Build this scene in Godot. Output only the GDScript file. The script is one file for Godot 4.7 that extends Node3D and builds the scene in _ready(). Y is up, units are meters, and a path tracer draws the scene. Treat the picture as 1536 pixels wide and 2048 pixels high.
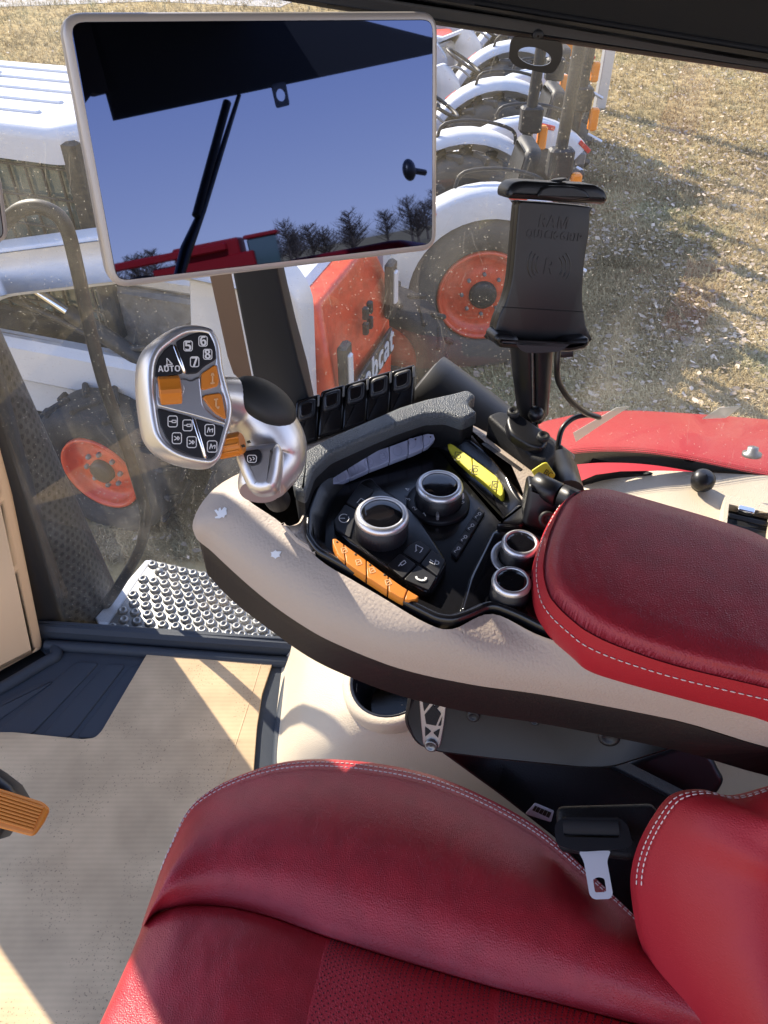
extends Node3D
# ---------------------------------------------------------------- camera model
const FOV := 67.5
const PITCH := 42.5
const EYE := Vector3(0, 1.35, 0)          # cab floor is y = 0, the yard lies at GROUND
const GROUND := -1.75
var focal := 1024.0 / tan(deg_to_rad(FOV / 2))
var mats := {}
var used := {}
var rng := RandomNumberGenerator.new()

func ray(u, v) -> Vector3:
	var p := deg_to_rad(PITCH)
	var a: float = (1024.0 - v) / focal
	return Vector3((u - 768.0) / focal, cos(p) * a - sin(p), -cos(p) - sin(p) * a)
func at_y(u, v, y) -> Vector3:
	var r := ray(u, v)
	return EYE + r * ((y - EYE.y) / r.y)
func at_d(u, v, d) -> Vector3:
	return EYE + ray(u, v) * d
func at_p(u, v, p: Vector3, n: Vector3) -> Vector3:
	var r := ray(u, v)
	return EYE + r * ((p - EYE).dot(n) / r.dot(n))
func all_y(a, y) -> Array:
	var o := []
	for q in a: o.append(at_y(q[0], q[1], y))
	return o
func all_p(a, p, n) -> Array:
	var o := []
	for q in a: o.append(at_p(q[0], q[1], p, n))
	return o
func win(u, v, off = 0.0) -> Vector3:      # on the right side window, off metres further out
	return at_p(u, v, Vector3(0, 0, -1.02 - off), Vector3(-0.1, 0, 1).normalized())

# ---------------------------------------------------------------- nodes
func numbered(n: String) -> String:
	if not used.has(n):
		used[n] = 0
		return n
	used[n] += 1
	return "%s_%03d" % [n, used[n]]
func thing(called, label, category, at = Vector3.ZERO, group = "") -> Node3D:
	var o := Node3D.new()
	o.name = numbered(called)
	o.position = at
	o.set_meta("label", label); o.set_meta("category", category)
	if group: o.set_meta("group", group)
	o.set_meta("base_node", true)
	add_child(o)
	return o
func tag(o, label, category, group = ""):
	o.set_meta("label", label); o.set_meta("category", category)
	if group: o.set_meta("group", group)
func put(o, parent):
	if parent == self:
		o.name = numbered(o.name)
	elif parent.has_meta("base_node"):
		o.position = o.position - parent.position
	parent.add_child(o, true)
func made(s: SurfaceTool, called, mat, parent = self) -> MeshInstance3D:
	s.generate_normals()
	var o := MeshInstance3D.new()
	o.name = called
	o.mesh = s.commit()
	o.material_override = mat
	put(o, parent)
	return o
func share(mesh, called, mat, parent, xf: Transform3D) -> MeshInstance3D:
	var o := MeshInstance3D.new()
	o.name = called
	o.mesh = mesh
	o.material_override = mat
	o.transform = xf
	put(o, parent)
	return o
func mesh_of(s: SurfaceTool) -> ArrayMesh:
	s.generate_normals()
	return s.commit()

# ---------------------------------------------------------------- shapes
func st() -> SurfaceTool:
	var s := SurfaceTool.new()
	s.begin(Mesh.PRIMITIVE_TRIANGLES)
	return s
func tri(s, a, b, c, g = 0):
	for p in [a, b, c]:
		s.set_smooth_group(g)
		s.set_uv(Vector2(p.x, p.z))
		s.add_vertex(p)
func quad(s, a, b, c, d, g = 0):
	tri(s, a, b, c, g); tri(s, a, c, d, g)
func basis_n(n: Vector3, up = Vector3.UP) -> Basis:
	var z := n.normalized()
	if absf(z.dot(up)) > 0.98: up = Vector3(0, 0, -1)
	var x: Vector3 = up.cross(z).normalized()
	return Basis(x, z.cross(x), z)
func cr(a, b, c, d, t):
	return 0.5 * ((2.0 * b) + (c - a) * t + (2.0 * a - 5.0 * b + 4.0 * c - d) * t * t + (3.0 * b - a - 3.0 * c + d) * t * t * t)
func curve(p, k = 6, closed = true) -> Array:        # smooth line through points
	var o := []
	var n: int = p.size()
	for i in (n if closed else n - 1):
		for j in k:
			if closed: o.append(cr(p[(i - 1 + n) % n], p[i], p[(i + 1) % n], p[(i + 2) % n], float(j) / k))
			else: o.append(cr(p[maxi(i - 1, 0)], p[i], p[i + 1], p[mini(i + 2, n - 1)], float(j) / k))
	if not closed: o.append(p[n - 1])
	return o
func fillet(p, r, k = 4) -> Array:                   # corners rounded by r
	var o := []
	var n: int = p.size()
	for i in n:
		var c: Vector3 = p[i]
		var a: Vector3 = p[(i - 1 + n) % n] - c
		var b: Vector3 = p[(i + 1) % n] - c
		var d := minf(r, minf(a.length(), b.length()) * 0.45)
		var q0 := c + a.normalized() * d
		var q1 := c + b.normalized() * d
		for j in k + 1:
			var t = float(j) / k
			o.append(q0.lerp(c, t).lerp(c.lerp(q1, t), t))
	return o
func flat_tris(p, n: Vector3) -> PackedInt32Array:   # ears cut off one by one
	var b := basis_n(n)
	var c: Vector3 = p[0]
	var v := PackedVector2Array()
	for q in p: v.append(Vector2((q - c).dot(b.x), (q - c).dot(b.y)) * 1000.0)
	var area := 0.0
	for i in v.size(): area += v[i].cross(v[(i + 1) % v.size()])
	var ids := []
	for i in v.size(): ids.append(i)
	if area < 0: ids.reverse()
	var out := PackedInt32Array()
	var guard := 0
	while ids.size() > 3 and guard < 4000:
		guard += 1
		var best := -1
		var best_q := -INF
		var m := ids.size()
		for i in m:
			var i0: int = ids[(i - 1 + m) % m]; var i1: int = ids[i]; var i2: int = ids[(i + 1) % m]
			var e := (v[i1] - v[i0]).cross(v[i2] - v[i1])
			if e <= 1e-7:
				if absf(e) <= 1e-7 and best < 0: best = i; best_q = -1e9
				continue
			var clear := true
			for k in ids:
				if k == i0 or k == i1 or k == i2: continue
				var w := v[k]
				if (v[i1] - v[i0]).cross(w - v[i0]) > 1e-6 and (v[i2] - v[i1]).cross(w - v[i1]) > 1e-6 and (v[i0] - v[i2]).cross(w - v[i2]) > 1e-6:
					clear = false
					break
			if clear:
				var q := -v[i0].distance_squared_to(v[i2])
				if q > best_q: best_q = q; best = i
		if best < 0: best = 0
		out.append_array([ids[(best - 1 + m) % m], ids[best], ids[(best + 1) % m]])
		ids.remove_at(best)
	out.append_array([ids[0], ids[1], ids[2]])
	return out
func inset(p, n: Vector3, d) -> Array:
	var m: int = p.size()
	var area := 0.0
	var b := basis_n(n)
	for i in m:
		var q: Vector3 = p[i]; var w: Vector3 = p[(i + 1) % m]
		area += q.dot(b.x) * w.dot(b.y) - w.dot(b.x) * q.dot(b.y)
	var sgn := 1.0 if area > 0 else -1.0
	var o := []
	for i in m:
		var e0: Vector3 = (p[i] - p[(i - 1 + m) % m]).normalized()
		var e1: Vector3 = (p[(i + 1) % m] - p[i]).normalized()
		var n0: Vector3 = n.cross(e0) * sgn
		var n1: Vector3 = n.cross(e1) * sgn
		var w: Vector3 = (n0 + n1)
		w = w.normalized() / maxf(0.5, sqrt((1.0 + n0.dot(n1)) / 2.0)) if w.length() > 0.01 else n0
		o.append(p[i] + w * d)
	return o
func loft(s, rings, g = 0, cap0 = false, cap1 = false):
	for i in rings.size() - 1:
		var a: Array = rings[i]; var b: Array = rings[i + 1]
		var m: int = a.size()
		for j in m:
			quad(s, a[j], a[(j + 1) % m], b[(j + 1) % m], b[j], g)
	for e in [[cap0, rings[0]], [cap1, rings[rings.size() - 1]]]:
		if e[0]:
			var c := Vector3.ZERO
			for q in e[1]: c += q
			c /= e[1].size()
			for j in e[1].size(): tri(s, e[1][j], e[1][(j + 1) % e[1].size()], c, g + 1)
func slab(s, p, n: Vector3, th, bev = 0.002, seg = 3):   # plate with a rounded front edge; p = outline of the front
	n = n.normalized()
	bev = minf(bev, th * 0.9)
	var rings := []
	for j in seg + 1:
		var t = PI / 2 * j / seg
		var r := []
		var q := inset(p, n, bev * (1.0 - sin(t)))
		for w in q: r.append(w - n * bev * (1.0 - cos(t)))
		rings.append(r)
	var back := []
	for w in p: back.append(w - n * th)
	rings.append(back)
	loft(s, rings, 0)
	var ix := flat_tris(rings[0], n)
	for k in range(0, ix.size(), 3): tri(s, rings[0][ix[k]], rings[0][ix[k + 1]], rings[0][ix[k + 2]], 0 if bev > 0.0015 else 1)
	var bx := flat_tris(back, n)
	for k in range(0, bx.size(), 3): tri(s, back[bx[k]], back[bx[k + 2]], back[bx[k + 1]], 2)
func holed(s, outer, hole, n: Vector3, th):          # plate with an opening
	n = n.normalized()
	var key := []
	for i in outer.size(): key.append(outer[i])
	key.append(outer[0] + (outer[1] - outer[0]) * 0.001)
	var best := 0
	for i in hole.size():
		if hole[i].distance_to(outer[0]) < hole[best].distance_to(outer[0]): best = i
	var b := basis_n(n)
	var ar := func(p) -> float:
		var t := 0.0
		for i in p.size(): t += p[i].dot(b.x) * p[(i + 1) % p.size()].dot(b.y) - p[(i + 1) % p.size()].dot(b.x) * p[i].dot(b.y)
		return t
	var dir: int = -1 if (ar.call(outer) > 0) == (ar.call(hole) > 0) else 1
	for i in hole.size() + 1:
		var q: Vector3 = hole[((best + dir * i) % hole.size() + hole.size()) % hole.size()]
		if i == hole.size(): q += (hole[(best + dir + hole.size()) % hole.size()] - q) * 0.0
		key.append(q)
	# order: outer ..., back near outer[0], then hole loop, closing to outer[0]
	var ring := [key[outer.size()]]
	for i in range(outer.size() + 1, key.size()): ring.append(key[i])
	var poly := []
	for i in range(1, outer.size()): poly.append(outer[i])
	poly.append(outer[0])
	for i in range(1, ring.size()): poly.append(ring[i])
	poly.append(outer[0].lerp(outer[1], 0.002))
	var ix := flat_tris(poly, n)
	for k in range(0, ix.size(), 3):
		tri(s, poly[ix[k]], poly[ix[k + 1]], poly[ix[k + 2]], 1)
		tri(s, poly[ix[k]] - n * th, poly[ix[k + 2]] - n * th, poly[ix[k + 1]] - n * th, 2)
	for l in [outer, hole]:
		for i in l.size(): quad(s, l[i], l[(i + 1) % l.size()], l[(i + 1) % l.size()] - n * th, l[i] - n * th, 3)
func grid(s, rows, g = 0):
	for i in rows.size() - 1:
		for j in rows[i].size() - 1:
			quad(s, rows[i][j], rows[i][j + 1], rows[i + 1][j + 1], rows[i + 1][j], g)
func dense(rows, ku, kv) -> Array:                   # control net to smooth net
	var a := []
	for r in rows: a.append(curve(r, ku, false))
	var cols := []
	for j in a[0].size():
		var c := []
		for r in a: c.append(r[j])
		cols.append(curve(c, kv, false))
	return cols
func tube(s, p, r, sides = 12, caps = true):
	var rings := []
	var x := Vector3.ZERO
	for i in p.size():
		var d: Vector3 = (p[mini(i + 1, p.size() - 1)] - p[maxi(i - 1, 0)]).normalized()
		if x == Vector3.ZERO: x = basis_n(d).x
		x = (x - d * x.dot(d)).normalized()
		var y := d.cross(x)
		var rr: float = r[i] if r is Array else r
		var ring := []
		for k in sides:
			var t = TAU * k / sides
			ring.append(p[i] + (x * cos(t) + y * sin(t)) * rr)
		rings.append(ring)
	loft(s, rings, 0, caps, caps)
func lathe(s, prof, base: Vector3, axis: Vector3, seg = 32, sharp = false):   # prof: [radius, height]
	var b := basis_n(axis)
	var rings := []
	for q in prof:
		var ring := []
		for k in seg:
			var t = TAU * k / seg
			ring.append(base + b.z * q[1] + (b.x * cos(t) + b.y * sin(t)) * q[0])
		rings.append(ring)
	for i in rings.size() - 1:
		loft(s, [rings[i], rings[i + 1]], i * 2 if sharp else 0)
func ball(s, c: Vector3, ax: Vector3, ay: Vector3, az: Vector3, n = 16):
	var rows := []
	for i in n + 1:
		var r := []
		var f = PI * i / n
		for j in n * 2 + 1:
			var t = TAU * j / (n * 2)
			r.append(c + ay * cos(f) + (ax * cos(t) + az * sin(t)) * sin(f))
		rows.append(r)
	grid(s, rows)
func block(s, c: Vector3, size: Vector3, b = Basis.IDENTITY, bev = 0.004):   # box with chamfered edges
	var h: Vector3 = size / 2
	bev = minf(bev, minf(h.x, minf(h.y, h.z)) * 0.6)
	var rings := []
	for e in [[-h.y, bev], [-h.y + bev, 0.0], [h.y - bev, 0.0], [h.y, bev]]:
		var x: float = h.x - e[1]; var z: float = h.z - e[1]
		var ring := []
		for q in [[x - bev, z], [x, z - bev], [x, -z + bev], [x - bev, -z], [-x + bev, -z], [-x, -z + bev], [-x, z - bev], [-x + bev, z]]:
			ring.append(c + b * Vector3(q[0], e[0], q[1]))
		rings.append(ring)
	loft(s, rings, -1, true, true)
func text(words, called, mat, parent, at: Vector3, right: Vector3, n: Vector3, height, deep = 0.0006, bold = false):
	var t := TextMesh.new()
	var f := SystemFont.new()
	f.font_names = PackedStringArray(["Droid Sans"])
	if bold: f.font_weight = 700
	t.font = f
	t.text = words
	t.font_size = 64
	t.pixel_size = height / 48.0
	t.depth = deep
	t.curve_step = 2.0
	var o := MeshInstance3D.new()
	o.name = called
	o.mesh = t
	o.material_override = mat
	var z := n.normalized()
	var x := (right - z * right.dot(z)).normalized()
	o.transform = Transform3D(Basis(x, z.cross(x), z), at + z * deep * 0.5)
	put(o, parent)
	return o

# ---------------------------------------------------------------- materials
func col(r, g, b, a = 1.0) -> Color:       # linear base colour
	var c := Color(r, g, b).linear_to_srgb()
	return Color(c.r, c.g, c.b, a)
func plain(key, c: Color, rough = 0.6, metal = 0.0, spec = 0.5) -> StandardMaterial3D:
	if mats.has(key): return mats[key]
	var m := StandardMaterial3D.new()
	m.resource_name = key
	m.albedo_color = c
	m.roughness = rough
	m.metallic = metal
	m.metallic_specular = spec
	mats[key] = m
	return m
func noise_tex(kind, freq, size, normal = false, strength = 4.0, ramp = null, oct = 3, sd = 1) -> NoiseTexture2D:
	var n := FastNoiseLite.new()
	n.noise_type = kind
	n.frequency = freq
	n.seed = sd
	n.fractal_octaves = oct
	if kind == FastNoiseLite.TYPE_CELLULAR:
		n.cellular_return_type = FastNoiseLite.RETURN_DISTANCE2_SUB
		n.cellular_jitter = 0.95
	var t := NoiseTexture2D.new()
	t.width = size; t.height = size
	t.seamless = true
	t.noise = n
	t.as_normal_map = normal
	t.bump_strength = strength
	if ramp:
		var g := Gradient.new()
		g.offsets = PackedFloat32Array(ramp[0])
		var cs := PackedColorArray()
		for c in ramp[1]: cs.append(c)
		g.colors = cs
		t.color_ramp = g
	return t
func grain(m: StandardMaterial3D, tex, scale, amount):
	m.normal_enabled = true
	m.normal_texture = tex
	m.normal_scale = amount
	m.uv1_triplanar = true
	m.uv1_world_triplanar = true
	m.uv1_scale = Vector3.ONE * scale
func tone(m: StandardMaterial3D, tex, scale):
	m.albedo_texture = tex
	m.uv1_triplanar = true
	m.uv1_world_triplanar = true
	m.uv1_scale = Vector3.ONE * scale

func make_materials():
	var leather := noise_tex(FastNoiseLite.TYPE_CELLULAR, 0.11, 512, true, 7.0, null, 2, 3)
	var pebble := noise_tex(FastNoiseLite.TYPE_SIMPLEX_SMOOTH, 0.09, 512, true, 6.0, null, 2, 5)
	var red_tone := noise_tex(FastNoiseLite.TYPE_SIMPLEX_SMOOTH, 0.012, 256, false, 1.0, [[0.0, 1.0], [Color(0.86, 0.86, 0.86), Color(1, 1, 1)]], 4, 8)
	var m := plain("red_leather", col(0.39, 0.016, 0.026), 0.46, 0.0, 0.5)
	grain(m, leather, 8.5, 0.42)
	tone(m, red_tone, 8.5)
	m = plain("red_leather_smooth", col(0.39, 0.016, 0.026), 0.5, 0.0, 0.45)
	grain(m, leather, 9.0, 0.3)
	m = plain("red_leather_perforated", col(0.39, 0.016, 0.026), 0.5, 0.0, 0.45)
	grain(m, leather, 6.5, 0.45)
	plain("perforation", col(0.06, 0.004, 0.008), 0.9)
	plain("thread", col(0.72, 0.62, 0.58), 0.75)
	m = plain("tan_shell", col(0.43, 0.355, 0.29), 0.58, 0.0, 0.45)
	grain(m, pebble, 6.0, 0.28)
	m = plain("tan_liner", col(0.57, 0.485, 0.36), 0.55, 0.0, 0.45)
	grain(m, leather, 6.0, 0.3)
	m = plain("tan_front", col(0.74, 0.51, 0.30), 0.5, 0.0, 0.5)
	m = plain("brown_shell", col(0.012, 0.009, 0.009), 0.5)
	grain(m, pebble, 7.0, 0.2)
	m = plain("black_panel", col(0.008, 0.008, 0.010), 0.22, 0.0, 0.5)
	plain("black_gloss", col(0.006, 0.006, 0.008), 0.08, 0.0, 0.6)
	m = plain("black_plastic", col(0.0075, 0.0075, 0.009), 0.38, 0.0, 0.5)
	m = plain("black_matte", col(0.008, 0.008, 0.009), 0.6, 0.0, 0.4)
	grain(m, pebble, 9.0, 0.3)
	plain("black_key", col(0.010, 0.010, 0.013), 0.45, 0.0, 0.5)
	m = plain("rest_pad", col(0.060, 0.068, 0.074), 0.45, 0.0, 0.6)
	grain(m, leather, 7.0, 0.8)
	m = plain("rubber_grey", col(0.035, 0.043, 0.055), 0.62, 0.0, 0.4)
	grain(m, pebble, 12.0, 0.25)
	plain("silver", col(0.66, 0.65, 0.65), 0.33, 0.75)
	plain("silver_soft", col(0.55, 0.55, 0.57), 0.40, 1.0)
	plain("chrome", col(0.75, 0.75, 0.76), 0.12, 1.0)
	plain("steel", col(0.21, 0.21, 0.205), 0.45, 1.0)
	plain("orange_key", col(0.62, 0.20, 0.018), 0.45)
	plain("yellow_key", col(0.62, 0.55, 0.03), 0.45)
	plain("grey_key", col(0.44, 0.45, 0.58), 0.45)
	plain("grey_print", col(0.33, 0.34, 0.46), 0.5)
	plain("white_print", col(0.75, 0.75, 0.75), 0.6)
	plain("dark_print", col(0.05, 0.04, 0.02), 0.6)
	plain("orange_print", col(0.72, 0.42, 0.20), 0.6)
	plain("rubber_grip", col(0.022, 0.024, 0.025), 0.6)
	plain("frame_silver", col(0.46, 0.43, 0.41), 0.35, 0.25)
	m = plain("screen_glass", col(0.072, 0.096, 0.185), 0.015, 1.0)
	plain("post_dark", col(0.012, 0.015, 0.02), 0.55, 0.0, 0.4)
	plain("post_bronze", col(0.085, 0.05, 0.035), 0.45)
	m = plain("fabric_black", col(0.012, 0.012, 0.013), 0.9)
	plain("roof_lining", col(0.03, 0.022, 0.02), 0.9)
	plain("charcoal", col(0.018, 0.018, 0.019), 0.5)
	plain("dark_metal", col(0.008, 0.008, 0.008), 0.55)
	# cardboard: corrugation, stains and dust of its own
	var im := Image.create(1024, 1024, false, Image.FORMAT_RGB8)
	var n1 := FastNoiseLite.new(); n1.seed = 4; n1.frequency = 0.006; n1.fractal_octaves = 5
	var n2 := FastNoiseLite.new(); n2.seed = 9; n2.frequency = 0.05
	for y in 1024:
		for x in 1024:
			var f := 0.91 + 0.09 * n1.get_noise_2d(x, y)
			var line := 0.013 * sin(y * TAU * 86.0 / 1024.0 + 0.6 * n1.get_noise_2d(x * 2.0, y))
			var sp := n2.get_noise_2d(x * 3.0 + 700.0, y * 3.0)
			if sp > 0.47 and n1.get_noise_2d(x + 300, y) > 0.05: f -= 0.3
			f = clampf(f + line, 0.0, 1.0)
			im.set_pixel(x, y, Color(f, f * 0.985, f * 0.96))
	m = plain("cardboard", Color(0.83, 0.735, 0.60), 0.85, 0.0, 0.25)
	m.albedo_texture = ImageTexture.create_from_image(im)
	m.uv1_scale = Vector3(1.0 / 0.8, 1.0 / 0.8, 1)
	# yard: dead grass and trodden soil
	m = plain("dead_grass", col(1, 1, 1), 0.95, 0.0, 0.1)
	tone(m, noise_tex(FastNoiseLite.TYPE_SIMPLEX_SMOOTH, 0.02, 1024, false, 1.0, [[0.0, 0.35, 0.6, 1.0], [col(0.13, 0.10, 0.05), col(0.26, 0.195, 0.095), col(0.37, 0.28, 0.135), col(0.46, 0.36, 0.19)]], 6, 11), 0.31)
	m = plain("grass_blade", Color.WHITE, 0.9, 0.0, 0.2)
	m.vertex_color_use_as_albedo = true
	m.cull_mode = BaseMaterial3D.CULL_DISABLED
	m = plain("leaf", Color.WHITE, 0.6, 0.0, 0.4)
	m.vertex_color_use_as_albedo = true
	m.cull_mode = BaseMaterial3D.CULL_DISABLED
	plain("gravel_road", col(0.36, 0.34, 0.31), 0.95)
	# machines
	plain("white_paint", col(0.52, 0.53, 0.54), 0.3, 0.0, 0.5)
	plain("orange_paint", col(0.62, 0.075, 0.025), 0.35, 0.0, 0.5)
	plain("red_paint", col(0.25, 0.006, 0.009), 0.45, 0.0, 0.3)
	plain("dark_red_paint", col(0.22, 0.012, 0.016), 0.35)
	m = plain("tyre", col(0.035, 0.034, 0.034), 0.85)
	plain("dusty_tyre", col(0.085, 0.078, 0.068), 0.95)
	plain("machine_black", col(0.02, 0.02, 0.02), 0.55)
	plain("machine_grey", col(0.18, 0.18, 0.18), 0.5)
	plain("amber_lens", col(0.75, 0.22, 0.01), 0.25)
	plain("galvanised", col(0.50, 0.52, 0.56), 0.45, 0.6)
	plain("cab_glass", col(0.05, 0.09, 0.09), 0.05, 0.0, 0.8)
	plain("bark", col(0.10, 0.075, 0.055), 0.9)
	plain("reflector_red", col(0.55, 0.03, 0.02), 0.3)
	var grime := noise_tex(FastNoiseLite.TYPE_SIMPLEX_SMOOTH, 0.012, 512, false, 1.0, [[0.0, 0.42, 0.6, 1.0], [Color(0.80, 0.77, 0.72), Color(0.93, 0.92, 0.90), Color(0.98, 0.98, 0.97), Color(1, 1, 1)]], 5, 17)
	for k in ["orange_paint", "machine_black", "machine_grey"]: tone(mats[k], grime, 2.1)
	tone(mats["tyre"], noise_tex(FastNoiseLite.TYPE_SIMPLEX_SMOOTH, 0.02, 512, false, 1.0, [[0.0, 0.5, 1.0], [Color(0.75, 0.75, 0.75), Color(0.9, 0.88, 0.86), Color(1, 0.98, 0.95)]], 5, 18), 1.9)
	# glass of the side window and the dust on it
	m = plain("window_glass", Color(0.10, 0.12, 0.11, 0.16), 0.0, 0.0, 0.5)
	m.transparency = BaseMaterial3D.TRANSPARENCY_ALPHA
	m.cull_mode = BaseMaterial3D.CULL_DISABLED
	var dust := Image.create(1024, 1024, false, Image.FORMAT_RGBA8)
	var dn := FastNoiseLite.new(); dn.seed = 21; dn.frequency = 0.005; dn.fractal_octaves = 4
	for y in 1024:
		for x in 1024:
			var a := 0.028 + 0.11 * maxf(0.0, dn.get_noise_2d(x, y * 0.6))
			dust.set_pixel(x, y, Color(0.94, 0.93, 0.90, a))
	rng.seed = 77
	for k in 4200:
		var cx := rng.randi_range(0, 1023); var cy := rng.randi_range(0, 1023)
		var a := rng.randf_range(0.12, 0.55)
		var r := 0 if rng.randf() < 0.45 else 1
		for dy in range(-r, r + 1):
			for dx in range(-r, r + 1):
				if absi(dx) + absi(dy) <= r:
					dust.set_pixel((cx + dx + 1024) % 1024, (cy + dy + 1024) % 1024, Color(0.94, 0.93, 0.90, a))
	for k in 70:                                     # scratches and run marks
		var px := rng.randf_range(0, 1023); var py := rng.randf_range(0, 1023)
		var dx := rng.randf_range(-0.5, 0.5)
		for j in rng.randi_range(15, 90):
			px += dx + rng.randf_range(-0.6, 0.6); py += 1.0
			dust.set_pixel(posmod(int(px), 1024), posmod(int(py), 1024), Color(0.94, 0.93, 0.90, 0.22))
	m = plain("window_dust", Color(1, 1, 1, 1), 1.0, 0.0, 0.0)
	m.transparency = BaseMaterial3D.TRANSPARENCY_ALPHA
	m.cull_mode = BaseMaterial3D.CULL_DISABLED
	m.albedo_texture = ImageTexture.create_from_image(dust)
	m.backlight_enabled = true
	m.backlight = Color(0.9, 0.87, 0.8)
	m.uv1_triplanar = true
	m.uv1_world_triplanar = true
	m.uv1_scale = Vector3.ONE * 1.6
	m = plain("tape", Color(0.86, 0.86, 0.82, 0.62), 0.5)
	m.transparency = BaseMaterial3D.TRANSPARENCY_ALPHA
	m.cull_mode = BaseMaterial3D.CULL_DISABLED
	# perforated guard: round openings punched in a dark sheet
	var pf := Image.create(256, 256, false, Image.FORMAT_RGB8)
	pf.fill(Color(1, 1, 1))
	for iy in 8:
		for ix in 8:
			var c := Vector2(ix * 32 + (16 if iy % 2 else 0) + 8, iy * 32 + 16)
			for y in range(-10, 11):
				for x in range(-10, 11):
					if x * x + y * y < 90: pf.set_pixel(posmod(int(c.x) + x, 256), posmod(int(c.y) + y, 256), Color(0.1, 0.1, 0.1))
	m = plain("perforated_sheet", col(0.036, 0.034, 0.032), 0.5)
	m.albedo_texture = ImageTexture.create_from_image(pf)

func light_and_camera():
	var cam := Camera3D.new()
	cam.name = "camera"
	cam.fov = FOV
	cam.near = 0.02
	cam.far = 2000.0
	cam.position = EYE
	cam.rotation_degrees = Vector3(-PITCH, 0, 0)
	add_child(cam)
	cam.current = true
	var env := Environment.new()
	env.background_mode = Environment.BG_SKY
	var sky := ProceduralSkyMaterial.new()
	sky.sky_top_color = Color(0.46, 0.54, 0.71)
	sky.sky_horizon_color = Color(0.88, 0.87, 0.86)
	sky.sky_curve = 0.12
	sky.ground_bottom_color = Color(0.35, 0.30, 0.22)
	sky.ground_horizon_color = Color(0.55, 0.52, 0.46)
	sky.energy_multiplier = 1.65
	env.sky = Sky.new()
	env.sky.sky_material = sky
	env.ambient_light_source = Environment.AMBIENT_SOURCE_SKY
	env.tonemap_mode = Environment.TONE_MAPPER_LINEAR
	env.tonemap_exposure = 2.55
	env.sdfgi_enabled = true
	env.ssao_enabled = true
	env.ssil_enabled = true
	var we := WorldEnvironment.new()
	we.name = "world"
	we.environment = env
	add_child(we)
	var sun := DirectionalLight3D.new()
	sun.name = "sun"
	sun.light_color = Color(1.0, 0.955, 0.88)
	sun.light_energy = 1.6
	sun.light_angular_distance = 0.5
	sun.shadow_enabled = true
	var el := deg_to_rad(33.0)
	var to_sun := Vector3(-0.64 * cos(el), sin(el), -0.77 * cos(el))
	sun.look_at_from_position(to_sun * 30.0, Vector3.ZERO)
	add_child(sun)

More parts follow.
